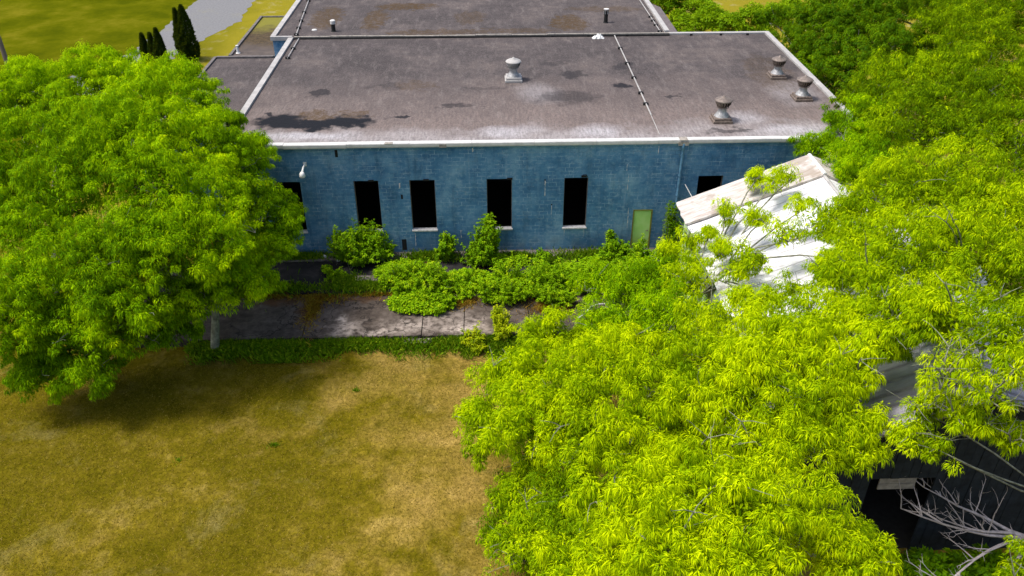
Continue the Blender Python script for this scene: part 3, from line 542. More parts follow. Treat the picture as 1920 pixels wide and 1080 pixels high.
# loading platform: lower slab panels, dark paving and kerb against the wall
def slab_panels():
    mb = MB(); xs = [-17, -8.55, -3.1, -1.15, 1.9, 5.2, 9.0]; rg = random.Random(5)
    for a, b in zip(xs, xs[1:]):
        dz = rg.uniform(-.018, .012); n = max(3, int((b - a) / .22)); x0, x1 = a + .02, b - .02
        top = []; bot = []
        for i in range(n + 1):
            x = x0 + (x1 - x0) * i / n; e = rg.uniform(-.04, .04) if 0 < i < n else rg.uniform(-.02, .12)
            top.append((x, -7.2 + e, -.25 + dz)); bot.append((x, -7.2 + e * .6, -.62))
        bk = [(x, -3.75, -.25 + dz) for x, _, _ in top]
        for i in range(n):
            mb.quad(top[i], top[i + 1], bk[i + 1], bk[i]); mb.quad(bot[i], bot[i + 1], top[i + 1], top[i])
        mb.quad(bot[0], top[0], bk[0], (x0, -3.75, -.62)); mb.quad(top[-1], bot[-1], (x1, -3.75, -.62), bk[-1])
    return mb
tag(slab_panels().build('concrete_platform', M_conc), kind='structure')
MB().box(-17, 9.05, -3.73, -.75, -.62, -.07).build('paving', M_asph)['kind'] = 'structure'
kb = MB(); rnd = random.Random(8); x = -12.8
while x < 9.0:
    w = rnd.uniform(1.2, 2.8); kb.box(x + .01, min(x + w, 9.05) - .01, -.748 + rnd.uniform(0, .2), -.004, -.62, rnd.uniform(-.03, .0)); x += w
kb.build('kerb', M_kerb)['kind'] = 'structure'
tag(MB().box(-6.9, -5.1, -2.95, -2.45, -.066, .10).build('concrete_step', M_kerb, bevel=.03), 'pale broken concrete ledge lying in the weeds on the dark paving', 'ledge')
tag(MB().box(-3.9, -2.6, -7.62, -7.26, -.6, -.34).build('concrete_block', M_kerb, bevel=.03), 'pale concrete block set against the front edge of the slab', 'block')
bm_ = MB(); bm_.box(-1.95, 1.9, -4.16, -4.0, -.235, -.10)
tag(bm_.build('wooden_beam', M_wood, bevel=.015), 'pale wooden beam lying along the back of the concrete slab', 'beam')
for q, (x, y, s) in enumerate([(-8.55, -.42, .17), (-7.75, -.72, .11)]):
    mb = MB(); rg = random.Random(q + 40); pts = []
    for j in range(6): t = j * math.pi / 3; pts.append((x + s * math.cos(t) * rg.uniform(.6, 1.3), y + s * .7 * math.sin(t) * rg.uniform(.6, 1.2)))
    zt = 0.0 if y > -.7 else -.06
    for j in range(6): a, b = pts[j], pts[(j + 1) % 6]; mb.quad((*a, zt - .03), (*b, zt - .03), (b[0] * .8 + x * .2, b[1] * .8 + y * .2, zt + s * .6), (a[0] * .8 + x * .2, a[1] * .8 + y * .2, zt + s * .6))
    mb.quad(*[(p[0] * .8 + x * .2, p[1] * .8 + y * .2, zt + s * .6) for p in pts])
    tag(mb.build('rubble_chunk', M_white), ['larger white chunk of rubble on the kerb under the wall', 'smaller white chunk of rubble on the dark paving edge'][q], 'rubble')
# pale hose on the right of the slab
hs = MB(); hs.tube([(4.2, -6.1, -.225), (4.6, -5.75, -.22), (4.9, -5.2, -.22), (5.3, -4.95, -.22), (5.9, -4.95, -.22)], .03, 6)
tag(hs.build('hose', M_white), 'pale hose curling on the slab between the maples and the thicket', 'hose')

# ---------------------------------------------------------------- blue building
B = empty('blue_building', (0, 0, 0), 'long blue painted block building with a flat grey roof and empty window openings', 'building')
X0, X1, RZ = -12.8, 19.2, 6.0
OPEN = [(-10.6, -9.30, 1.224, 4.142), (-6.653, -5.406, 1.224, 4.142), (-3.857, -2.578, 1.224, 4.142), (.027, 1.312, 1.224, 4.142),
        (3.959, 5.182, 1.224, 4.142), (10.78, 12.06, 1.224, 4.142), (7.60, 8.62, 0.0, 2.28)]
w = MB(); xs = sorted({X0, X1, *[o[0] for o in OPEN], *[o[1] for o in OPEN]}); zs = [-.7, 0.0, 1.224, 2.28, 4.142, RZ]
for a, b in zip(xs, xs[1:]):
    for c, d in zip(zs, zs[1:]):
        mx_, mz_ = (a + b) / 2, (c + d) / 2
        if any(o[0] < mx_ < o[1] and o[2] < mz_ < o[3] for o in OPEN): continue
        w.quad((a, 0, c), (b, 0, c), (b, 0, d), (a, 0, d)); w.quad((b, .25, c), (a, .25, c), (a, .25, d), (b, .25, d))
for (a, b, c, d) in OPEN:
    w.quad((a, 0, c), (a, 0, d), (a, .25, d), (a, .25, c)); w.quad((b, 0, d), (b, 0, c), (b, .25, c), (b, .25, d))
    w.quad((a, 0, d), (b, 0, d), (b, .25, d), (a, .25, d)); w.quad((b, 0, c), (a, 0, c), (a, .25, c), (b, .25, c))
w.box(X0, X0 + .25, .252, 17.6, -.7, RZ); w.box(X1 - .25, X1, .252, 17.8, -.7, RZ)
w.box(12.5, 18.94, 17.55, 17.8, -.7, RZ)
w.box(-13.96, -12.83, 17.62, 17.85, -.7, 6.1); w.box(-13.96, -13.7, 17.86, 44, -.7, 6.1); w.box(12.23, 12.48, 17.83, 44, -.7, 6.1); w.box(-13.7, 12.23, 43.8, 44.05, -.7, 6.1)
w.build('wall', M_wall, B)
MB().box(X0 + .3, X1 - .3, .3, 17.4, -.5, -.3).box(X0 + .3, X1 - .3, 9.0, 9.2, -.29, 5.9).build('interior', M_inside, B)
rf = MB(); rf.box(X0, X1, -.02, 17.45, RZ + .002, 6.17); rf.box(12.5, X1, 17.452, 17.8, RZ + .002, 6.17)
roof = rf.build('roof', M_roof, B)
rf = MB(); rf.box(-13.96, 12.48, 17.5, 44.05, 6.102, 6.26); rf.build('roof', M_roof, B)
# lapped felt edges and eave trim
e = MB(); x = X0 - .05; rnd = random.Random(2)
while x < X1:
    L = min(3.05, X1 + .05 - x); dz = rnd.uniform(-.008, .008); dy = rnd.uniform(-.01, .01)
    e.box(x, x + L - .012, -.20 + dy, -.022, 5.99 + dz, 6.13 + dz); e.box(x, x + L - .012, -.235 + dy, -.203 + dy, 6.05 + dz, 6.185 + dz); e.box(x, x + L - .012, -.20 + dy, .12, 6.172, 6.20 + dz); x += L
e.build('eave_trim', M_trim, B)
# blue-grey shadow gap board below the trim
MB().box(X0, X1, -.06, -.004, 5.86, 5.985).build('fascia', M_wall, B)
p = MB(); p.box(X0 - .06, X0 + .26, .125, 17.49, 6.173, 6.30); p.box(X1 - .26, X1 + .06, .125, 17.86, 6.173, 6.29); p.box(12.49, X1 - .262, 17.56, 17.86, 6.173, 6.285)
pieces(p, 'parapet', M_parapet, B)
p = MB(); p.box(-14.05, -13.72, 17.6, 44, 6.262, 6.38); p.box(-14.05, -12.62, 17.40, 17.598, 6.10, 6.36); p.box(12.2, 12.52, 17.87, 44, 6.262, 6.40)
pieces(p, 'parapet', M_parapet, B)
# seam cap between the two roof levels
sc = MB(); x = -12.5
while x < 12.3:
    L = min(2.4, 12.45 - x); sc.box(x, x + L - .03, 17.46 + rnd.uniform(-.02, .02), 17.6, 6.262, 6.33 + rnd.uniform(-.015, .02)); x += L
sc.build('seam_cap', M_rear, B)
sc = MB(); sc.box(-12.5, 12.45, 17.36, 17.44, 6.172, 6.235); sc.build('seam_shadow', M_black, B)  # black strip painted as the dark shadow in front of the seam cap
# sills, lintels and broken steel
for i, (a, b, c, d) in enumerate(OPEN[:6]):
    wd = empty('window_opening', (0, 0, 0), None, None); wd.parent = B
    s_ = MB(); s_.box(a - .03, b + .03, -.075, .22, c + .002, c + .085); s_.build('sill', M_sill, wd, bevel=.012)
    l_ = MB(); l_.box(a + .002, b - .002, .19, .245, d - .075, d - .002); l_.box(a + .002, a + .03, .1, .245, c + .09, d - .08); l_.box(b - .03, b - .002, .1, .245, c + .09, d - .08)
    l_.build('frame', M_rust, wd)
br_ = MB()
for x, z in ((-5.75, 4.15), (-3.0, 4.15), (1.2, 4.15), (4.95, 4.22)):
    br_.box(x - .14, x + .13, -.05, -.003, z - .04, z + .05)
br_.tube([(4.82, -.03, 4.2), (4.9, -.06, 4.33), (5.05, -.06, 4.33), (5.12, -.03, 4.2)], .018, 5)
pieces(br_, 'bracket', M_black, B)
# door
d = empty('door', (0, 0, 0), None, None); d.parent = B; d['label'] = 'pale green steel door in an olive frame'
MB().box(7.665, 8.555, .06, .11, .03, 2.215).build('door_leaf', M_mint, d)
f_ = MB(); f_.box(7.602, 7.663, -.02, .14, .0, 2.278); f_.box(8.557, 8.618, -.02, .14, .0, 2.278); f_.box(7.664, 8.556, -.02, .14, 2.217, 2.278); f_.build('frame', M_olive, d)
MB().tube([(8.46, .0, 1.02), (8.46, .06, 1.02)], .025, 8).tube([(8.46, .0, 1.02), (8.34, -.01, 1.02)], .014, 6).build('handle', M_rust, d)
# drainpipe
dpz = MB(); dpz.tube([(9.76, -.26, 6.02), (9.76, -.24, 5.85), (9.78, -.12, 5.6), (9.78, -.12, 2.9), (9.80, -.14, .25)], .075, 9)
for z in (5.3, 4.2, 3.1, 1.6): dpz.box(9.70, 9.86, -.185, -.002, z, z + .05)
dpz.build('drainpipe', M_bluepipe, B, smooth=False)
MB().box(9.5, 10.0, -.30, -.24, 5.93, 6.12).box(9.55, 9.95, -.3, .1, 6.205, 6.225).build('outlet_box', M_rear, B)
pieces(MB().box(-2.25, -1.9, -.245, -.236, 5.98, 6.15).box(-4.9, -4.5, -.25, -.02, 6.203, 6.215), 'patch', M_rear, B)
# second thin pipe leaning off the wall by the barn
mb = MB(); mb.tube([(10.1, -.12, 3.75), (10.55, -1.0, 3.05)], .022, 6); tag(mb.build('metal_rod', M_trim), 'thin pale rod leaning out from the wall above the barn corner', 'rod')
# wall lamp: arm and head
lamp = empty('wall_lamp', (0, 0, 0), None, None); lamp.parent = B; lamp['label'] = 'white wall lamp on a short arm'
MB().tube([(-8.92, -.01, 5.1), (-8.96, -.25, 5.05), (-9.0, -.5, 4.88)], .05, 8).box(-9.0, -8.84, -.03, -.002, 5.0, 5.22).build('arm', M_white, lamp)
hd = MB(); hd.lathe((-9.0, -.56, 4.72), [(.0, .2), (.09, .2), (.13, .1), (.15, -.02), (.13, -.06), (0, -.07)], 14); hd.build('lamp_head', M_white, lamp, smooth=True)
# rust weeps and holes in the wall
mk = MB()
for (x, z) in ((2.98, 4.05), (3.35, 2.65)): mk.lathe((x, -.006, z), [(0, 0)], 4) if False else mk.box(x - .035, x + .035, -.012, -.003, z - .035, z + .035)
for (x, z0_, z1_, w_) in ((-7.32, 5.45, 5.84, .07), (-4.35, .1, .75, .12), (-4.28, 3.1, 3.35, .05)): mk.box(x - w_, x + w_, -.007, -.003, z0_, z1_)
pieces(mk, 'wall_hole', M_black, B)
mk = MB(); rg = random.Random(11)
for (x, z, h, wd_) in ((2.99, 3.15, .85, .022), (3.35, 2.05, .55, .02), (-.63, 5.62, .22, .03), (-4.35, 3.7, .3, .03), (8.6, 5.4, .4, .02), (-1.35, .75, .5, .02), (7.35, 1.2, 1.2, .022), (-3.75, .35, .75, .02), (5.08, .75, .4, .02), (4.05, .8, .35, .018), (7.1, 4.5, .35, .02), (7.2, 3.4, .9, .015)):
    n = max(3, int(h / .09)); L_ = []
    for q in range(n + 1): ww = wd_ * rg.uniform(.15, 1.2); ox = rg.uniform(-.012, .012); L_.append((x + ox - ww, x + ox + ww, z + h * q / n))
    b0_ = len(mk.v); mk.v += [v_ for a_, c__, zz in L_ for v_ in ((a_, -.005, zz), (c__, -.005, zz))]
    mk.f += [(b0_ + 2 * q, b0_ + 2 * q + 1, b0_ + 2 * q + 3, b0_ + 2 * q + 2) for q in range(n)]
pieces(mk, 'lime_streak', M_sill, B)

# roof pipes with their clips
def roof_pipe(pts, r, clips, lab):
    p_ = MB(); p_.tube(pts, r, 7); o = p_.build('roof_pipe', M_parapet, B); o['label'] = lab
    c_ = MB()
    for t in clips:
        s_ = t * (len(pts) - 1); i = min(int(s_), len(pts) - 2); q = Vector(pts[i]).lerp(Vector(pts[i + 1]), s_ - i)
        c_.box(q.x - .15, q.x + .13, q.y - .07, q.y + .07, 6.172 if q.y < 17.4 else 6.263, q.z + r + .012)
    pieces(c_, 'pipe_support', M_black, o)
roof_pipe([(8.75, 17.3, 6.25), (8.74, 12, 6.25), (8.71, 6.5, 6.25), (8.70, 3.0, 6.24)], .038, [.17, .36, .52, .68, .84], 'thin pale conduit running across the front roof')
roof_pipe([(8.70, 2.97, 6.22), (8.68, .5, 6.2)], .02, [], 'thin grey cable continuing to the eave')
roof_pipe([(-12.12, 13.2, 6.25), (-12.16, 17.3, 6.25)], .035, [.03, .5], 'short conduit beside the left parapet')
roof_pipe([(-12.4, 17.75, 6.36), (-12.75, 22, 6.36), (-13.2, 28, 6.36), (-13.3, 34, 6.36)], .035, [.02, .14, .28, .42, .6], 'conduit beside the left parapet of the rear roof')
roof_pipe([(11.9, 17.8, 6.33), (11.9, 22, 6.33), (11.85, 32, 6.33)], .03, [.02, .2, .33, .45], 'conduit beside the right edge of the rear roof')
c_ = MB()
for x in (9.6, 13.9, 15.9, 17.7, 7.0, 4.6): c_.box(x - .09, x + .09, 17.32, 17.34, 6.173, 6.30)
pieces(c_, 'parapet_clip', M_black, B)
# turbine ventilators
def turbine(loc, kind, label, s=1.0):
    v = empty('roof_ventilator', loc, None, None); v.parent = B; v['label'] = label
    X, Y, Z = loc
    cb = MB(); h = .26 * s
    cb.box(X - .50 * s, X + .50 * s, Y - .50 * s, Y + .50 * s, Z, Z + h * .5); cb.box(X - .44 * s, X + .44 * s, Y - .44 * s, Y + .44 * s, Z + h * .5 + .001, Z + h)
    cb.build('curb', M_rust if kind != 'light' else M_parapet, v, bevel=.02)
    nk = MB(); zz = Z + h
    nk.lathe((X, Y, zz), [(.38 * s, .003), (.36 * s, .05 * s), (.24 * s, .2 * s), (.215 * s, .28 * s), (.215 * s, .50 * s)], 20); nk.build('neck', M_steel, v, smooth=True)
    hz = zz + .46 * s; hd = MB()
    hd.lathe((X, Y, hz), [(.26 * s, 0), (.30 * s, .0), (.31 * s, .05 * s)], 24)
    for j in range(18):                                # curved vanes
        t = 2 * math.pi * j / 18; pr = [(.27, .04), (.39, .20), (.43, .36)]
        for (r0, z0_), (r1, z1_) in zip(pr, pr[1:]):
            def P(r, z, dt): return (X + r * s * math.cos(t + dt), Y + r * s * math.sin(t + dt), hz + z * s)
            hd.quad(P(r0, z0_, 0), P(r0 * .86, z0_, .27), P(r1 * .86, z1_, .27), P(r1, z1_, 0))
    hd.build('turbine', M_rust if kind != 'light' else M_steel, v)
    MB().lathe((X, Y, hz), [(.20 * s, .04 * s), (.26 * s, .3 * s)], 14).build('core', M_black if kind != 'light' else M_parapet, v)
    cp = MB(); cp.lathe((X, Y, hz), [(.43 * s, .34 * s), (.46 * s, .38 * s), (.43 * s, .42 * s), (.28 * s, .50 * s), (.09 * s, .55 * s), (.05 * s, .62 * s), (0, .62 * s)], 24)
    cp.build('cap', M_parapet if kind == 'light' else M_cap, v, smooth=True)
    return v
turbine((1.7, 8.9, 6.172), 'light', 'pale galvanised turbine ventilator standing alone left of the conduit', 1.0)
turbine((17.1, 8.9, 6.172), 'dark', 'brown turbine ventilator farther back near the right parapet', .95)
turbine((17.4, 5.3, 6.172), 'dark', 'brown turbine ventilator nearest the right parapet', .98)
turbine((12.2, 2.3, 6.172), 'dark', 'brown turbine ventilator nearest the front eave', 1.0)
for (x, y, h, lab) in ((-10.1, 18.9, .62, 'black vent pipe with a pale cap on the left of the rear roof'), (8.55, 20.4, .75, 'black slotted vent pipe on the right of the rear roof')):
    v = empty('vent_pipe', (x, y, 6.262), None, None); v.parent = B; v['label'] = lab
    MB().lathe((x, y, 6.262), [(.19, 0), (.17, .04), (.14, .05), (.14, h)], 14).build('pipe', M_black, v)
    cp = MB(); cp.lathe((x, y, 6.262), [(.17, h - .12), (.18, h + .10), (.12, h + .14), (0, h + .15)] if x < 0 else [(0, h + .14), (.19, h + .15), (.19, h + .19), (0, h + .2)], 14)
    cp.build('cap', M_trim, v)
    if x > 0:
        sl = MB()
        for j in range(6): t = j * math.pi / 3; sl.box(x + .15 * math.cos(t) - .02, x + .15 * math.cos(t) + .02, y + .15 * math.sin(t) - .02, y + .15 * math.sin(t) + .02, 6.262 + h - .15, 6.262 + h + .15)
        pieces(sl, 'slat', M_steel, v)
MB().lathe((-12.0 + .55, 19.2, 6.262), [(0, .05), (.16, .05), (.18, 0)], 12).build('drain_cover', M_trim, B)
# crumpled white rag
rg = random.Random(4); mb = MB(); n = 7
for j in range(n + 1):
    for i in range(n + 1):
        x_, y_ = i / n - .5, j / n - .5; mb.v.append((7.62 + x_ * .75 + rg.uniform(-.05, .05), 17.05 + y_ * .45 + rg.uniform(-.05, .05), 6.18 + max(0, .28 - (x_ * x_ + y_ * y_) * 1.1) * rg.uniform(.5, 1.3)))
for j in range(n):
    for i in range(n): a = j * (n + 1) + i; mb.f.append((a, a + 1, a + n + 2, a + n + 1))
tag(mb.build('white_rag', M_white), 'crumpled white rag lying against the roof seam', 'rag')

# ---------------------------------------------------------------- low annexes on the left, lean-to on the right
A = empty('front_annex', (-15.4, 12, GZ), 'low flat roofed annex with plain grey felt against the left side of the blue building', 'building')
MB().box(-17.85, -12.87, 5.0, 17.5, GZ, 4.75).build('wall', M_wall, A)
MB().box(-17.95, -12.87, 4.9, 17.52, 4.752, 4.9).build('roof', M_roof, A)
pieces(MB().box(-18.05, -17.86, 4.9, 17.7, 4.80, 5.0).box(-17.855, -14.1, 17.55, 17.75, 4.84, 5.02), 'parapet', M_edge, A)
A2 = empty('rear_annex', (-15.6, 23, GZ), 'low annex farther back whose roof is half covered in brown moss', 'building')
MB().box(-17.1, -14.1, 18.3, 27.8, GZ, 4.70).build('wall', M_wall, A2)
k = NT('mossy_felt'); nb = k.noise(1.6, 6, .7)
b0 = k.mix(k.rng(nb, .35, .65), (.075, .062, .057), (.125, .10, .088))
my = k.math('ADD', k.sep(1), k.math('MULTIPLY', k.math('SUBTRACT', k.noise(.8, 5), .5), 5))
b0 = k.mix(k.rng(my, 19.5, 21.5, 0, .8), b0, k.mix(k.rng(k.noise(3.5, 5, .8), .4, .6), (.030, .020, .008), (.10, .068, .026)))
b0 = k.mix(k.rng(my, 23.5, 25.5, 0, .9), b0, (.19, .18, .022)); k.col(b0); k.bump(nb, .6, .08)
MB().box(-17.1, -14.06, 18.2, 27.9, 4.702, 4.85).build('roof', k.m, A2)
pieces(MB().box(-17.2, -17.02, 18.1, 27.95, 4.852, 4.96).box(-17.018, -14.1, 27.8, 27.95, 4.852, 4.94).box(-17.018, -14.1, 17.98, 18.12, 4.72, 4.92), 'parapet', M_edge, A2)
tag(MB().lathe((-16.75, 18.9, 4.853), [(.16, 0), (.09, .05), (.07, .5), (.1, .52), (0, .54)], 10).build('white_standpipe', M_white), 'short white pipe standing on the corner of the mossy annex roof', 'pipe')
LN = empty('lean_to', (13.6, 24, GZ), 'narrow lean-to with a brown shingle roof right of the rear roof', 'building')
MB().box(12.5, 14.0, 19.2, 30, GZ, 4.6).build('wall', M_wall, LN)
m_ = MB(); m_.quad((12.5, 19.0, 5.5), (14.3, 19.0, 4.8), (14.3, 30, 4.8), (12.5, 30, 5.5)); m_.quad((12.5, 19.0, 5.4), (12.5, 30, 5.4), (14.3, 30, 4.7), (14.3, 19.0, 4.7)); m_.quad((12.5, 19.0, 5.4), (14.3, 19.0, 4.7), (14.3, 19.0, 4.8), (12.5, 19.0, 5.5)); m_.quad((14.3, 19, 4.7), (14.3, 30, 4.7), (14.3, 30, 4.8), (14.3, 19, 4.8))
m_.build('roof', M_shingle, LN)

# ---------------------------------------------------------------- barn
BN = empty('barn', (15, -12, GZ), 'pale green barn with a white sheet metal gable roof half hidden by maples', 'barn')
EX, EZ, RX, RZ2 = 9.2, 4.0, 15.0, 6.4; FX = 20.8
def slope(y0, y1, dz, th=.07, ex=EX, ez=EZ, nx=10, ny=14, seed=3, wob=.02):
    mb = MB(); rg = random.Random(seed)
    for side in (0, 1):
        g0 = len(mb.v); ex_ = ex if side == 0 else 2 * RX - ex
        for j in range(ny + 1):
            for i in range(nx + 1):
                t = i / nx; edge = rg.uniform(-.05, .05) if i == 0 else 0
                mb.v.append((ex_ + (RX - ex_) * t + edge, y0 + (y1 - y0) * j / ny, ez + (RZ2 - ez) * t + dz + rg.uniform(-wob, wob)))
        for j in range(ny):
            for i in range(nx):
                a = g0 + j * (nx + 1) + i; q = (a, a + 1, a + nx + 2, a + nx + 1); mb.f.append(q if side == 0 else q[::-1])
    return mb
def solid(o, th):
    s_ = o.modifiers.new('thickness', 'SOLIDIFY'); s_.thickness = th; s_.offset = -1; return o
solid(slope(-20.0, -4.6, 0, wob=.006, ny=26).build('roof', M_barn, BN), .08)
solid(slope(-5.0, -2.85, .13, ex=9.05, ez=4.0, seed=9, wob=.006, ny=5).build('roof', M_barn2, BN), .1)['label'] = 'weathered brown and grey end strip of the roof'
MB().tube([(RX, -2.9, RZ2 + .12), (RX, -5.0, RZ2 + .12)], .09, 6).build('ridge_cap', M_white, BN)
MB().tube([(RX, -5.02, RZ2 + .02), (RX, -20, RZ2 + .02)], .08, 6).build('ridge_cap', M_parapet, BN)
bw = MB(); bw.box(9.5, 9.62, -19.7, -3.1, GZ, 4.0); bw.box(20.38, 20.5, -19.7, -3.1, GZ, 4.0); pieces(bw, 'side_wall', M_pgreen, BN)
g_ = MB()
for y in (-3.1, -3.25): g_.quad((9.64, y, GZ), (20.36, y, GZ), (20.36, y, 4.1), (15, y, 6.3), (9.64, y, 4.1))
g_.build('gable_wall', M_pgreen, BN)
g_ = MB(); bx = 9.64; rg = random.Random(6)                   # near gable in tarred boards, open below
while bx < 20.3:
    wdt = min(.3, 20.36 - bx); xm = bx + wdt / 2; hh = 4.0 + (RZ2 - 4.0) * (1 - abs(xm - 15) / 5.8) - .12
    lo = GZ if not (11.9 < xm < 14.2) else 2.9
    g_.box(bx, bx + wdt - .015, -19.72 + rg.uniform(0, .03), -19.62, lo, hh); bx += wdt
g_.build('gable_wall', M_tar, BN)
wp = MB()
for j in range(3): wp.box(12.5, 13.7, -19.45, -19.40, 2.15 + j * .26, 2.39 + j * .26)
wp.build('board_panel', M_rear, BN)['label'] = 'pale boards across the dark gable opening'
MB().box(9.65, 20.35, -13.0, -12.9, GZ, 4.3).build('shade_backing', M_dark, BN); MB().box(9.65, 20.35, -19.58, -13.02, GZ - .05, GZ + .05).build('shade_floor', M_inside, BN)  # near-black back sheet and floor put the barn's inner shade into colour

# ---------------------------------------------------------------- trees, shrubs
for i, a in enumerate(TREES): tree(i, *a)
for i, (lobes, label, sp) in enumerate(SHRUBS): shrub(i, lobes, label, sp)

# fallen dead tree in the bottom right corner
dt = empty('dead_tree', (18.4, -21.4, GZ), 'bare grey dead tree with spreading branches at the bottom right corner', 'tree')
mb = MB(); rnd = random.Random(23)
def fork(p, d, L, r, depth, up=.5):
    d = d.normalized(); pts = [p]; rr = [r]; q = p; n = 6
    for i in range(n):
        d = (d + Vector((rnd.gauss(0, .10), rnd.gauss(0, .14), rnd.gauss(0, .08)))).normalized(); q = q + d * L / n; pts.append(q); rr.append(r * (1 - .13 * (i + 1)))
        if depth > 0 and i > 0:
            for _ in range(2 if depth == 2 else 1):
                s_ = Vector((rnd.gauss(-.4, .6), rnd.gauss(0, 1), rnd.uniform(-.1, 1.0))).normalized(); fork(q, d * .5 + s_ * .8 + Vector((0, 0, up * .4)), L * rnd.uniform(.2, .42), r * .34, depth - 1)
    mb.tube(pts, rr, 6, cap=False)
base = Vector((18.4, -21.4, GZ - .05)); hub = base + Vector((-1.5, .5, 2.05))
mb.tube([base, base + Vector((-.5, .2, 1.2)), hub], [.19, .15, .12], 8)
for d_, L_ in (((-1, -.02, -.06), 4.2), ((-1, .12, .03), 3.9), ((-1, .06, .22), 3.4), ((-.9, .2, .38), 2.8), ((-.6, -.5, .25), 1.8), ((.6, .3, .4), 2.0)): fork(hub, Vector(d_), L_, .065, 2)
mb.build('trunk', M_deadbark, dt)

# arborvitae: upright columns of dense scale foliage
def cedar(base, tops, label):
    o = empty('arborvitae', (base[0], base[1], GZ), label, 'tree', 'dark arborvitae by the gravel road')
    rg = np.random.default_rng(int(abs(base[0]) * 100)); Vs = []; Ts = []
    for (dx, dy, h, r) in tops:
        n = 9000; t = rg.random(n) ** 1.15; ang = rg.uniform(0, 2 * np.pi, n)
        prof = r * (np.sin(np.pi * np.clip(t * .93 + .07, 0, 1) ** .62) ** .75) * (1 - .25 * t) * (1 + .13 * np.sin(ang * 3 + t * 9) + .09 * np.sin(ang * 7 - t * 21)) * rg.uniform(.82, 1.05, n)
        P = np.stack([base[0] + dx * (.35 + .65 * t) + prof * np.cos(ang), base[1] + dy + prof * np.sin(ang), GZ + .05 + t * h], 1)
        D = np.stack([np.cos(ang) * .5, np.sin(ang) * .5, np.full(n, 1.)], 1) + rg.normal(0, .3, (n, 3))
        Vs.append(leaflets(P, D, rg.uniform(.14, .26, n), rg.uniform(.035, .06, n), rg, .1, 1.5)); Ts.append(rg.random(n) * .8)
    np_mesh('crown', np.concatenate(Vs), np.concatenate(Ts), LEAF['cedar'], o, (base[0], base[1], GZ))
    mb = MB()
    for (dx, dy, h, r) in tops: mb.tube([(base[0], base[1], GZ - .05), (base[0] + dx * .6, base[1] + dy, GZ + h * .5), (base[0] + dx, base[1] + dy, GZ + h * .9)], [.12, .08, .02], 7)
    mb.build('trunk', M_bark, o)
cedar((-25.75, 34.9), [(-.42, 0, 4.3, .62), (.22, -.1, 4.6, .85)], 'tallest dark arborvitae, with two tips, beside the gravel road')
cedar((-28.9, 33.6), [(0, 0, 2.6, .36)], 'leftmost of the three small arborvitae behind the left maple')
cedar((-28.1, 33.3), [(0, 0, 2.7, .36)], 'middle one of the three small arborvitae behind the left maple')
cedar((-27.35, 32.9), [(0, 0, 3.2, .48)], 'rightmost of the three small arborvitae behind the left maple')

# utility pole
UP = empty('utility_pole', (-38.4, 29.4, GZ), 'weathered wooden utility pole standing in the field at the left edge', 'pole')
mb = MB(); mb.tube([(-38.4, 29.4, GZ - .1), (-38.42, 29.4, 5), (-38.45, 29.4, 10.2)], [.19, .17, .14], 12); mb.build('pole', M_pole, UP)
MB().box(-39.6, -37.3, 29.2, 29.32, 9.3, 9.42).build('crossarm', M_pole, UP)

# ---------------------------------------------------------------- grasses
def blades(name, n, fx, h, w, m, seed, label=None, lean=.35):
    rg = np.random.default_rng(seed); P = fx(rg, n); n = len(P); d = rg.normal(0, lean, (n, 3)); d[:, 2] = 1
    hh = (h * rg.uniform(.45, 1.3, n))[:, None]; a = rg.uniform(0, np.pi, n); S = np.stack([np.cos(a), np.sin(a), a * 0], 1) * w
    top = P + nrm(d) * hh; top2 = top + nrm(d * [1, 1, .2]) * hh * .25
    V = np.stack([P - S, P + S, top + S * .4, top2], 1)
    o = np_mesh(name, V, rg.beta(2, 2.2, n), m, None, (0, 0, 0)); return tag(o, kind='stuff')
def f_lawn(rg, n):
    x = rg.uniform(-24, 6, n); y = rg.uniform(-24, -8.6, n); return np.stack([x, y, np.full(n, GZ)], 1)
blades('lawn_grass', 140000, f_lawn, .055, .011, LEAF['lawn'], 1, lean=1.1)
def f_strip(rg, n):
    x = rg.uniform(-13.5, 4.5, n); w = 1 + .28 * np.sin(x * 1.3) + .22 * np.sin(x * .71 + 2) + .15 * np.sin(x * 4.3 + np.sin(x))
    y = -7.3 - np.minimum(rg.gamma(1.9, .19, n) * w, 1.3); k_ = rg.random(n) < .62 + .38 * np.sin(x * 2.2 + np.sin(x * .9) * 3)
    return np.stack([x, y, np.full(n, GZ)], 1)[k_]
blades('tall_grass', 42000, f_strip, .34, .013, LEAF['grass'], 2, lean=.45)
def patches(L, z):
    def f(rg, n):
        o = []
        for (x, y, rx, ry, w) in L:
            q = int(n * w); r = np.abs(rg.normal(0, .62, q)) * (1 + .5 * np.sin(rg.uniform(0, 6.28) + 9 * rg.random(q))); a = rg.uniform(0, 2 * np.pi, q); o.append(np.stack([x + rx * r * np.cos(a), y + ry * r * np.sin(a), np.full(q, z)], 1))
        return np.concatenate(o)
    return f
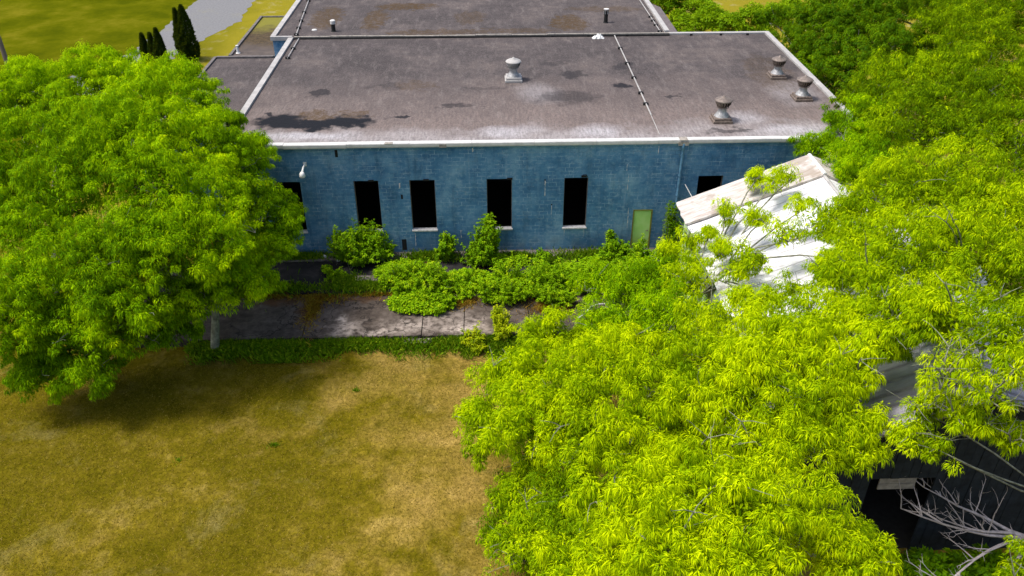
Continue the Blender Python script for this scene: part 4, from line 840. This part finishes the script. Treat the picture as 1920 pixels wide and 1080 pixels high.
blades('dry_weeds', 15000, patches([(-8.4, -4.8, .38, 1.4, .10), (-8.2, -4.0, 1.0, .5, .10), (-8.0, -3.3, 1.0, .6, .12), (-10.5, -3.7, 1.9, .3, .15), (-5.5, -3.7, 1.7, .22, .15), (-.6, -1.9, .55, .7, .12), (3.9, -1.2, 1.2, .3, .1), (-3.3, -1.0, 1.6, .35, .14), (-1.2, -4.6, .8, .5, .08), (2.8, -5.2, 1.0, .8, .1)], -.22), .17, .014, LEAF['dry'], 3, lean=.9)
blades('green_weeds', 20000, patches([(-10.5, -3.4, 2, .35, .14), (-6.2, -3.4, 1.8, .4, .14), (-2.9, -.6, 1.8, .35, .14), (-9.6, -.45, 1.3, .2, .08), (-7.0, -3.0, .7, .6, .1), (1.5, -.7, 3.0, .25, .06), (5.5, -.8, 1.6, .5, .14), (-12.5, -2.9, 1.5, 1, .08), (3.1, -1.5, .7, .5, .06)], -.1), .30, .013, LEAF['grass'], 4)
blades('meadow_tufts', 500, patches([(-5.7, -10.6, .16, .12, .3), (-8.5, -13.8, .3, .2, .3), (.2, -9.2, .9, .3, .3), (-12, -14.5, .2, .2, .1)], GZ), .10, .014, LEAF['grass'], 5)
# ivy-like ground cover over the back of the slab
def cover():
    rg = np.random.default_rng(9); P = []
    for (x, y, rx, ry, z, n) in [(-3.2, -4.6, 1.6, 1.0, -.2, 1500), (-1.0, -3.2, 1.6, .9, .0, 1600), (1.6, -3.6, 2.0, .9, .0, 2200), (4.6, -3.0, 2.0, 1.2, .05, 2200), (-4.3, -2.2, 1.4, 1.0, .0, 1300), (6.3, -2.0, 1.6, .9, .05, 1200), (.6, -1.3, 1.6, .35, .0, 500)]:
        r = rg.random(n) ** .55; a = rg.uniform(0, 2 * np.pi, n); px, py = x + rx * r * np.cos(a), y + ry * r * np.sin(a)
        hz = .22 * (1 - r ** 2) + .12 * np.sin(px * 4.1) * np.cos(py * 5.3); P.append(np.stack([px, py, z + np.abs(hz) + rg.uniform(0, .14, n)], 1))
    P = np.concatenate(P); P = np.repeat(P, 6, 0) + rg.normal(0, .07, (len(P) * 6, 3)) * [1, 1, .6]; n = len(P)
    D = rg.normal(size=(n, 3)); D[:, 2] = np.abs(D[:, 2]) * .3 - .1
    V = leaflets(P, D, rg.uniform(.08, .16, n), rg.uniform(.035, .06, n), rg, .2, .8)
    tag(np_mesh('ground_cover', V, (rg.normal(.45, .2, n)).clip(0, 1), LEAF['bush'], None, (0, 0, 0)), kind='stuff')
cover()
